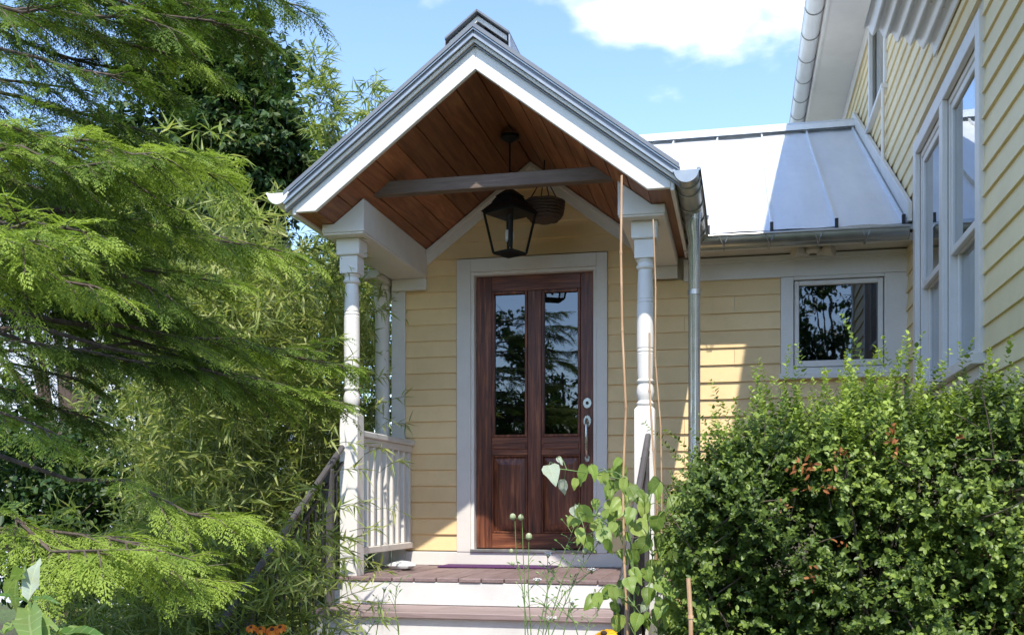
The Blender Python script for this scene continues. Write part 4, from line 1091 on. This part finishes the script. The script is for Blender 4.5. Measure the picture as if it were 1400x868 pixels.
# ---- broadleaf trees
def tree(name, label, base, height, blobs, nleaf, leaf, seed, tone, mname='maple', lobed=True, cat='tree', trunk_r=.16, group=None):
    rng = np.random.default_rng(seed); base = Vector(base)
    T_ = thing(name, base, label, cat, group)
    top = base + UP * height
    mb = MB(); mb.tube([base.lerp(top, i / 8) + Vector((.05 * math.sin(i * 1.3), .05 * math.cos(i), 0)) for i in range(9)], [trunk_r * (1 - .8 * i / 8) for i in range(9)], 10)
    for c, r in blobs:
        c = Vector(c); s = base.lerp(top, rng.uniform(.35, .75))
        mb.tube(curve_pts(s, c, .1 * (c - s).length, 6), [trunk_r * .35 * (1 - .8 * i / 6) for i in range(7)], 6)
        for _ in range(5):
            e = c + Vector(rdir(rng, 1)[0]) * r * .8
            mb.tube(curve_pts(c, e, .05, 3), [trunk_r * .10, trunk_r * .07, trunk_r * .05, trunk_r * .02], 4, False)
    mb.build('trunk', 'bark', T_, 0, True)
    vol = np.array([r ** 2 for _, r in blobs]); cnt = (nleaf * vol / vol.sum()).astype(int)
    P, O = [], []
    for (c, r), n in zip(blobs, cnt):
        m_ = max(6, n // 26)                      # leaf clumps in each limb's share of the crown
        cc = rdir(rng, m_) * (rng.random(m_) ** .4)[:, None] * r
        k = rng.integers(m_, size=n)
        off = rng.normal(size=(n, 3)) * r * .15
        off[:, 2] *= .55
        P.append(np.array(c) + (cc[k] + off) * np.array([1, 1, .85])); O.append(unit(cc[k] + off))
    P, O = np.vstack(P), np.vstack(O); n = len(P)
    D = unit(O * .5 + rdir(rng, n) * .8 - np.array([0, 0, .35])); N = unit(rng.normal(0, .5, (n, 3)) + np.array([0, -.2, 1.0]) + O * .3)
    L = rng.uniform(leaf * .7, leaf * 1.25, n); tint = tone + rng.normal(0, .17, n)
    if lobed:
        S_ = unit(np.cross(D, N)); DD = [D, unit(D * .55 + S_ * .85), unit(D * .55 - S_ * .85)]
        leaves('crown', np.vstack([P] * 3), np.vstack(DD), np.vstack([N] * 3), np.concatenate([L, L * .8, L * .8]), np.concatenate([L, L * .8, L * .8]) * .48, np.tile(tint, 3), mname, T_, ((.45, 1.0),), .15, .15)
    else:
        leaves('crown', P, D, N, L, L * .55, tint, mname, T_, ((.3, .9), (.68, .8)), .2, .15)
    return T_
def B(u, v, d, r): return (tuple(at(u, v, d)), r)
dm = 12.5
b0 = at(300, 690, dm)
tree('maple_tree', 'dark green maple with broad lobed leaves standing behind the bamboo', (b0.x, b0.y, GZ), 4.6,
     [B(300, 120, dm, .95), B(350, 200, dm - .4, .8), B(290, 40, dm, .7), B(330, 90, dm, .55), B(240, 190, dm, .9), B(370, 250, dm, .55), B(200, 260, dm, .8), B(300, 270, dm, .9), B(350, 150, dm + .2, .45), B(240, 90, dm, .7), B(385, 225, dm - .3, .42), B(180, 330, dm, .7), B(365, 175, dm - .4, .5), B(340, 120, dm - .4, .5), B(330, 50, dm - .3, .42), B(395, 262, dm - .3, .35)], 21000, .105, 51, .50)
b0 = at(470, 690, 13.0)
tree('broadleaf_tree', 'dense green broadleaf tree filling the gap behind the porch posts', (b0.x, b0.y, GZ), 2.4,
     [B(430, 400, 13, .9), B(500, 420, 13, .8), B(370, 380, 12.6, .8), B(450, 520, 12.6, 1.0), B(530, 520, 13, .8), B(380, 500, 12.4, .9), B(480, 620, 12.5, .9), B(400, 620, 12, .9), B(540, 610, 13, .7), B(310, 420, 12.5, .9), B(320, 540, 12.3, .9)], 13000, .085, 52, .62, lobed=False)
b0 = at(250, 690, 9.6)
tree('garden_shrub', 'dark broadleaf shrub under the conifer branches', (b0.x, b0.y, GZ), 1.0,
     [B(270, 560, 9.4, .55), B(210, 620, 9.2, .5), B(290, 640, 9.0, .55), B(230, 700, 8.8, .5), B(300, 720, 8.6, .5), B(180, 720, 8.8, .45), B(130, 760, 8.6, .5), B(60, 770, 8.4, .5), B(250, 480, 9.6, .5), B(200, 430, 9.6, .4), B(150, 640, 9.2, .5), B(90, 680, 9.0, .5), B(20, 700, 9.0, .5), B(30, 610, 9.3, .4), B(180, 540, 9.5, .45), B(120, 590, 9.3, .35), B(-10, 640, 8.4, .5), B(60, 640, 8.2, .5), B(10, 560, 8.6, .4), B(100, 720, 8.0, .45), B(0, 740, 8.0, .5), B(160, 680, 8.0, .45)], 24000, .07, 53, .45, lobed=False, cat='shrub', trunk_r=.06)
b0 = at(90, 690, 11)
tree('young_tree', 'light green young tree between the conifer and the neighbour house', (b0.x, b0.y, GZ), 3.0,
     [B(160, 330, 11, .6), B(220, 390, 11, .6), B(100, 380, 11.2, .5), B(20, 400, 11, .5), B(60, 300, 11.2, .4), B(250, 300, 11, .6), B(150, 430, 11, .45), B(10, 250, 11.2, .3), B(190, 480, 11, .4), B(-20, 480, 11, .4)], 9000, .075, 55, .5, lobed=False)
b0 = at(1068, 690, 21)
tree('distant_tree', 'distant tree whose top peeks over the metal roof ridge', (b0.x, b0.y, GZ), 7.2, [B(1074, 190, 21, .42), B(1075, 240, 21, .9), B(908, 225, 21, .5), B(1000, 260, 21, .9)], 2200, .18, 54, .3)
# trees on the far side of the garden, seen in the panes
for i, (x, y, h, r, sd) in enumerate(((-3.4, -24, 5.6, 1.7, 61), (-6.0, -22, 6.0, 2.0, 62), (4.6, -24, 7.6, 2.0, 63), (8.8, -23, 5.0, 2.0, 64), (-10.5, -21, 4.5, 2.0, 65), (.4, -26, 4.2, 1.8, 66))):
    rr = random.Random(sd)
    bl = [((x + rr.uniform(-r, r), y + rr.uniform(-r * .6, r * .6), GZ + h * (.15 + 1.05 * (k + .5) / 16)), r * rr.uniform(.35, .7) * (1.25 - .6 * k / 16)) for k in range(16)] + [((x + rr.uniform(-r, r) * 1.3, y + rr.uniform(-r * .5, r * .5), GZ + h * rr.uniform(.2, .85)), r * rr.uniform(.4, .7)) for _ in range(10)]
    tree('garden_tree', ['round green tree across the lawn facing the porch steps', 'wide green tree across the lawn facing the porch railing', 'tall green tree across the lawn opposite the hedge', 'green tree across the lawn opposite the tall house', 'low green tree across the lawn behind the conifer', 'green tree across the lawn facing the handrail'][i], (x, y, GZ), h, bl, 14500, .165, sd, .35, lobed=False, group='trees across the lawn')

tree('garden_shrub', 'long leafy shrub row across the lawn facing the porch', (-4, -19, GZ), .8, [((-9 + k * 1.05, -19 + .3 * math.sin(k), GZ + zz), .85) for k in range(10) for zz in (.6, 1.6, 2.6, 3.5 + .5 * math.sin(k * 1.7))], 28000, .14, 71, .3, lobed=False, cat='shrub', trunk_r=.08)
# ---- neighbour's house behind the planting, left
NB = at(60, 690, 15.5)
N_ = thing('neighbour_house', (NB.x - 1, NB.y, GZ), 'pale white clapboard neighbour house glimpsed behind the conifer', 'house')
nx0, nx1, ny, nz1 = NB.x - 5.5, NB.x + 2.0, NB.y, 3.9
nw = MB().box(nx0, nx1, ny + .02, ny + 5, GZ, nz1).build('wall', 'siding_far', N_)
z = GZ
while z < nz1 - .1:
    clap(nw, nx0, nx1, z, axis='x', plane=ny, h=.15, m='siding_far'); z += .15
MB().prism([(ny - .45, nz1 + .0), (ny + 5.45, nz1), (ny + 2.5, nz1 + 1.9)], 'x', nx0 - .3, nx1 + .3).build('roof', 'shingle', N_)
for xx in (nx1 - 5.6,):
    w = MB().box(xx - .5, xx + .5, ny - .05, ny - .022, 1.2, 2.7).build('window', 'white', N_)
    box('pane', 'glass', w, xx - .4, xx + .4, ny - .056, ny - .051, 1.3, 2.6)

# ---- canes and climbing vine before the hedge
def cane(u0, v0, u1, v1, d0, d1, label, r=.006):
    a, b = at(u0, v0, d0), at(u1, v1, d1)
    pts = []; n = 9; rr = []
    for i in range(n + 1):
        p = a.lerp(b, i / n) + Vector((.009 * math.sin(i * 2.1 + u0), .004 * math.cos(i * 1.7), 0)) * (1 if 0 < i < n else 0)
        pts.append(p); rr.append(r)
    c = MB().tube(pts, rr, 8).build('bamboo_cane', 'cane', None, 0, True)
    for i in range(1, n): MB().tube([pts[i] - UP * .005, pts[i] + UP * .005], r * 1.35, 8).build('node', 'cane', c)
    tag(c, label, 'cane', 'bamboo canes by the steps')
def gnd(u, d, v=690): # ground point below
    p = at(u, v, d); return HY + FPX * (CAM.z - GZ) / d
dv = 4.15
cane(850, 240, 858, gnd(858, dv), dv, dv, 'tall reddish bamboo cane reaching up before the right porch post', .0048)
cane(888, 455, 912, gnd(912, dv + .15), dv + .15, dv + .15, 'shorter bamboo cane leaning between the porch post and the hedge', .0042)
cane(893, 300, 918, gnd(918, 4.4), 4.5, 4.4, 'thin pale cane leaning on the right porch post', .003)
cane(941, 790, 952, gnd(952, 3.6), 3.6, 3.6, 'short thick bamboo cane at the hedge foot', .008)

def leaf_mesh(name, ovate=True):
    """a pointed heart-shaped leaf, cupped along its midrib; 1 unit long"""
    out = [(.0, .0), (.06, .26), (.22, .40), (.42, .39), (.62, .29), (.80, .16), (.92, .06), (1, 0)] if ovate else [(0, .0), (.12, .10), (.3, .16), (.5, .17), (.7, .13), (.86, .07), (1, 0)]
    vs, fs = [], []; n = len(out)
    for t, w in out:
        zc = -.32 * t * t
        vs += [(t, 0, zc), (t, w, zc + .34 * w + .05 * math.sin(t * 13)), (t, -w, zc + .34 * w + .05 * math.sin(t * 11 + 1))]
    for i in range(n - 1):
        a, b = 3 * i, 3 * i + 3
        fs += [(a, b, b + 1, a + 1), (a, a + 2, b + 2, b)]
    mes = []
    for tnt in (.15, .45, .8):
        me = bpy.data.meshes.new(name); me.from_pydata(vs, [], fs); me.update()
        at_ = me.attributes.new('tint', 'FLOAT', 'FACE'); at_.data.foreach_set('value', [tnt] * len(fs))
        me.polygons.foreach_set('use_smooth', [True] * len(fs)); mes.append(me)
    return mes
def put_leaf(mes, m, parent, p, d, nrm, size, k, wid=1.0, name='leaf'):
    me = mes[k]
    if me.materials and me.materials[0] != M[m]: me = me.copy(); me.materials.clear()
    o = link(name, me, m, parent)
    x = Vector(d).normalized(); y = Vector(nrm).cross(x).normalized(); zz = x.cross(y)
    mt_ = Matrix((x, y, zz)).transposed().to_4x4(); mt_.translation = Vector(p)
    o.matrix_basis = mt_ @ Matrix.Diagonal((size, size * wid, size, 1)); return o
HEART = leaf_mesh('heart_leaf'); LANCE = leaf_mesh('lance_leaf', False)
rngv = random.Random(77)
def vine(label, stems, lv, dist, mname='vine'):
    b = at(stems[0][0][0], 690, dist); V_ = thing('climbing_vine', (b.x, b.y, GZ), label, 'vine', 'vines on the canes')
    pl = []
    for s in stems:
        pts = [at(u, v, dist + dd) for u, v, dd in s]
        MB().tube(pts, [.004 * (1 - .6 * i / len(pts)) for i in range(len(pts))], 6).build('stem', 'stem', V_, 0, True); pl += pts
    lv = list(lv) + [(u + rngv.uniform(-16, 16), v + rngv.uniform(-16, 16), sz * rngv.uniform(.5, .85), rngv.choice((0, 1, 1, 2, 2))) for u, v, sz, k in lv if k < 3 for _ in range(2) if rngv.random() < .7]
    for (u, v, sz, k) in lv:
        c = at(u, v, dist + rngv.uniform(-.18, .18))
        root = min(pl, key=lambda q: (q - c).length)
        d = Vector((rngv.uniform(-.8, .8), rngv.uniform(-.5, .3), rngv.uniform(-1.2, -.35))).normalized()
        size = sz / FPX * dist
        p = c - d * size * .5
        if (p - root).length < .35: MB().tube(curve_pts(root, p, .02, 3), .0016, 4, False).build('leaf_stalk', 'stem', V_)
        nr = (Vector((rngv.uniform(-.5, .6), -.9, rngv.uniform(.25, 1.0)))).normalized()
        size *= rngv.uniform(.82, 1.12)
        put_leaf(HEART, mname if k < 3 else 'pale_leaf', V_, p, d, nr, size, k % 3, rngv.uniform(.8, 1.05))
    return V_
ga = gnd(860, dv)
vine('heart leaved vine climbing the tall cane and reaching left toward the door', [[(864, ga, 0), (868, 868, 0), (866, 780, .02), (858, 700, .02), (850, 655, 0), (815, 648, -.05), (775, 642, -.08), (757, 640, -.1)], [(866, 780, .02), (845, 725, 0), (815, 705, -.06), (790, 700, -.1)], [(868, 830, 0), (845, 815, -.1), (815, 812, -.15)]],
     [(755, 647, 30, 3), (770, 666, 24, 5), (766, 630, 14, 4), (794, 652, 36, 1), (812, 646, 24, 1), (833, 670, 32, 1), (848, 646, 30, 2), (866, 675, 30, 0), (800, 703, 30, 2), (787, 699, 18, 4), (814, 692, 22, 2), (836, 707, 28, 1), (828, 735, 30, 1), (795, 733, 26, 2), (846, 722, 24, 0), (788, 712, 22, 1), (806, 740, 22, 2), (852, 665, 24, 2), (822, 655, 22, 2), (860, 705, 26, 1), (852, 760, 24, 1), (862, 800, 26, 1), (850, 815, 22, 2), (827, 812, 32, 1), (807, 824, 28, 1), (841, 834, 26, 0), (845, 852, 28, 2), (858, 735, 22, 1), (842, 690, 24, 2), (870, 850, 26, 1), (818, 720, 24, 2)], dv)
vine('bushy heart leaved vine between the tall cane and the hedge', [[(905, gnd(905, dv + .1), 0), (900, 868, 0), (896, 800, 0), (890, 740, 0), (888, 690, 0), (893, 660, 0)], [(900, 830, 0), (925, 800, -.05), (935, 780, -.1)], [(892, 760, 0), (912, 735, -.05), (922, 700, -.08)]],
     [(890, 667, 34, 0), (880, 698, 34, 2), (920, 689, 28, 1), (877, 724, 32, 2), (896, 720, 32, 1), (910, 766, 32, 1), (872, 788, 30, 1), (894, 780, 32, 2), (931, 797, 26, 1), (908, 804, 32, 1), (903, 848, 38, 1), (931, 846, 28, 1), (924, 741, 26, 0), (868, 763, 26, 1), (880, 745, 26, 0), (886, 815, 26, 0), (915, 830, 28, 2), (884, 850, 26, 1), (940, 820, 24, 0), (900, 740, 24, 0), (918, 780, 24, 2), (880, 830, 22, 3), (893, 808, 24, 4)], dv + .1)

# ---- wild flowers before the steps
def ball(p, r, sq=1.0, n=8):
    vs, fs = [], []
    for j in range(n + 1):
        for i in range(n):
            th, ph = math.pi * j / n, 2 * math.pi * i / n; vs.append((p[0] + r * math.sin(th) * math.cos(ph), p[1] + r * math.sin(th) * math.sin(ph), p[2] + r * sq * math.cos(th)))
    fs = [(j * n + i, j * n + (i + 1) % n, (j + 1) * n + (i + 1) % n, (j + 1) * n + i) for j in range(n) for i in range(n)]
    return MB().add(vs, fs)
def wildflower(label, stems, dist, pods=(), umbels=(), leafy=0, seed=1):
    rng = np.random.default_rng(seed)
    b = at(stems[0][0][0], 690, dist); F_ = thing('wildflower', (b.x, b.y, GZ), label, 'wildflower', 'wild flowers before the steps')
    for s in stems:
        s = [(s[0][0], gnd(s[0][0], dist))] + list(s)
        pts = [at(u, v, dist) for u, v in s]
        MB().tube(pts, [.0028 - .0016 * i / len(pts) for i in range(len(pts))], 5).build('stem', 'stem', F_, 0, True)
        for _ in range(leafy):
            k = rng.integers(1, len(pts) - 1); p = pts[k].lerp(pts[k + 1], rng.random())
            e = p + Vector((rng.normal(0, .03), rng.normal(0, .02), rng.uniform(.015, .05)))
            MB().tube([p, p.lerp(e, .5) + UP * .004, e], [.0013, .0010, .0006], 4, False).build('twig', 'stem', F_)
            put_leaf(LANCE, 'broad', F_, e, e - p, (0, -.6, .6), rng.uniform(.012, .025), int(rng.integers(3)))
    for (u, v, r) in pods:
        p = at(u, v, dist); h = ball(p, r, 1.1).build('seed_head', 'seed', F_, 0, True)
        for i in range(7):
            a = i * .9; put_leaf(LANCE, 'broad', F_, p + Vector((0, 0, -r * .7)), (math.cos(a), math.sin(a), .5), (0, 0, 1), r * 1.5, 2, name='bract')
    for (u, v, r) in umbels:
        p = at(u, v, dist)
        for i in range(16):
            a, q = rng.uniform(0, 6.28), r * math.sqrt(rng.random())
            c = p + Vector((q * math.cos(a), q * math.sin(a), rng.uniform(-.004, .006)))
            MB().tube([p - UP * .02, c], .0007, 3, False).build('ray', 'stem', F_)
            ball(c, .0042, .6, 5).build('floret', 'petal_w' if False else 'candle', F_)
    return F_
wildflower('slender wild flower with round pale green seed heads before the door', [[(722, 868), (714, 803), (706, 763), (704, 712)], [(718, 868), (717, 800), (715, 750), (714, 712)], [(726, 868), (722, 800), (723, 740)]], 4.3, [(701, 706, .013), (712, 707, .012), (723, 733, .014), (699, 753, .009), (701, 770, .008)], (), 6, 3)
wildflower('branching wild flower with tiny white umbels before the top step', [[(735, 868), (749, 806), (766, 769), (786, 717)], [(754, 868), (777, 814), (789, 786), (820, 737)], [(742, 868), (748, 820), (749, 760)], [(745, 868), (770, 790), (800, 735)], [(750, 850), (772, 810), (809, 780)]], 4.25, [(800, 753, .013), (819, 703, .008)], [(749, 757, .02), (809, 778, .02), (754, 844, .022), (820, 737, .022), (734, 792, .018)], 16, 4)
wildflower('thin wild flower stems before the left end of the steps', [[(514, 868), (520, 835), (526, 805)], [(545, 868), (540, 830), (542, 800)], [(500, 868), (512, 850), (530, 845)]], 4.4, (), [(526, 803, .012)], 9, 5)
wildflower('wispy weed beside the yellow flower at the step foot', [[(770, 868), (775, 845), (782, 822)], [(790, 868), (785, 850), (776, 838)], [(800, 868), (806, 850), (818, 840)]], 4.0, (), [(783, 822, .01)], 7, 6)

def daisy(label, u, v, d, r, m, lean, n=11, grp=None):
    p = at(u, v, d); b = Vector((p.x + .02, p.y + .03, GZ))
    F_ = thing('flower', b, label, 'flower', grp)
    MB().tube(curve_pts(b, p, .0, 5, .02), .0028, 5).build('stem', 'stem', F_)
    ax = Vector(lean).normalized(); e = ax.cross(Vector((1, .2, 0))).normalized(); g = ax.cross(e)
    for i in range(n):
        a = 2 * math.pi * i / n; dd = e * math.cos(a) + g * math.sin(a) - ax * .28
        put_leaf(LANCE, m, F_, p + (e * math.cos(a) + g * math.sin(a)) * r * .22, dd, ax, r * rngv.uniform(.85, 1.05), i % 3, 1.7, 'petal')
    ball(p + ax * r * .06, r * .28, .8).build('flower_centre', 'cone', F_, 0, True)
    for i in range(4):
        q = b.lerp(p, .35 + .15 * i); put_leaf(LANCE, 'broad', F_, q, (rngv.uniform(-1, 1), rngv.uniform(-1, 0), .5), (0, -.3, 1), .09, i % 3, 1.3)
daisy('yellow daisy flower with dark centre at the foot of the tall cane', 826, 866, 3.7, .045, 'petal_y', (-.2, -.55, .75))
daisy('yellow daisy flower bud leaning left of the other yellow daisy', 811, 871, 3.72, .03, 'petal_y', (-.6, -.4, .7))
for i, (u, v, r) in enumerate(((343, 857, .026), (356, 859, .026), (372, 860, .036), (383, 857, .03))):
    daisy(['small orange flower, outermost of the row below the bamboo', 'small orange flower second in the row below the bamboo', 'large orange flower in the row below the bamboo', 'orange flower beside the steps end of the row'][i], u, v, 4.6, r, 'petal_o', (.1, -.6, .7), 9, 'orange flowers below the bamboo')

# ---- broad-leaved plant in the corner
def broad_plant(label, c, dist, lv, seed):
    b = at(c[0], 690, dist); F_ = thing('broadleaf_plant', (b.x, b.y, GZ), label, 'plant', 'broad leaved plants')
    top = at(c[0], c[1], dist)
    MB().tube(curve_pts((b.x, b.y, GZ), top, 0, 5, .02), [.008, .007, .007, .006, .006, .004], 7).build('stem', 'stem', F_, 0, True)
    for (u0, v0, u1, v1, dd, k, wd, mm) in lv:
        p, q = at(u0, v0, dist), at(u1, v1, dist + dd); d = q - p
        nr = Vector((.1, -.5, .8)) if abs(d.normalized().z) < .8 else Vector((.2, -1, .1))
        put_leaf(LANCE, mm, F_, p, d, nr, d.length * 1.03, k, wd)
broad_plant('broad leaved plant with one upright pale leaf in the corner bed', (41, 822), 2.2,
            [(40, 822, 43, 755, .05, 0, 1.0, 'pale_leaf'), (38, 823, -6, 803, -.05, 1, .45, 'broad_veined'), (43, 821, 70, 808, -.06, 1, 0.5, 'broad_veined'), (42, 835, 55, 868, -.2, 2, .6, 'broad_veined'), (36, 790, -8, 792, .1, 2, .45, 'broad_veined'), (36, 780, 0, 790, .2, 2, .45, 'broad_veined'), (44, 838, 84, 856, -.05, 2, .4, 'broad_veined'), (41, 840, 30, 838, -.3, 2, .5, 'broad_veined')], 1)
broad_plant('low broad leaved plant spreading from the corner bed edge', (78, 872), 2.15,
            [(82, 868, 134, 848, -.1, 1, .45, 'broad_veined'), (80, 866, 120, 843, .1, 2, .45, 'broad_veined'), (70, 868, 52, 860, -.1, 0, 0.45, 'broad_veined'), (84, 874, 150, 866, -.1, 1, .45, 'broad_veined'), (76, 868, 76, 846, .1, 0, .8, 'broad_veined')], 2)
broad_plant('low leafy plant cut by the frame edge in the corner bed', (6, 870), 2.15,
            [(6, 866, 30, 846, .05, 1, 0.45, 'broad_veined'), (4, 866, -20, 850, 0, 1, 0.5, 'broad_veined'), (6, 868, 16, 833, .1, 2, .45, 'broad_veined'), (8, 872, 24, 864, -.05, 0, 0.45, 'broad_veined')], 3)
# ---- grass and weeds over the bed
def grass():
    rng = np.random.default_rng(90); n = 26000
    x = rng.uniform(-4.5, 3.6, n); y = rng.uniform(-7, -1.4, n)
    keep = ~((x > -.75) & (x < 1.6) & (y > -3.1)) & ~((np.abs(x - CAM.x) < .4) & (y < -6.4)); x, y = x[keep], y[keep]; n = len(x)
    P = np.stack([x, y, np.full(n, GZ)], 1); D = unit(np.stack([rng.normal(0, .35, n), rng.normal(0, .35, n), np.ones(n)], 1))
    o = leaves('grass', P, D, rdir(rng, n), rng.uniform(.06, .22, n), rng.uniform(.005, .011, n), rng.uniform(.1, .7, n), 'broad', None, ((.3, 1.0),), .1, .3)
    o['kind'] = 'stuff'; o['label'] = 'green grass and low weeds growing in the garden bed'; o['category'] = 'grass'
grass()
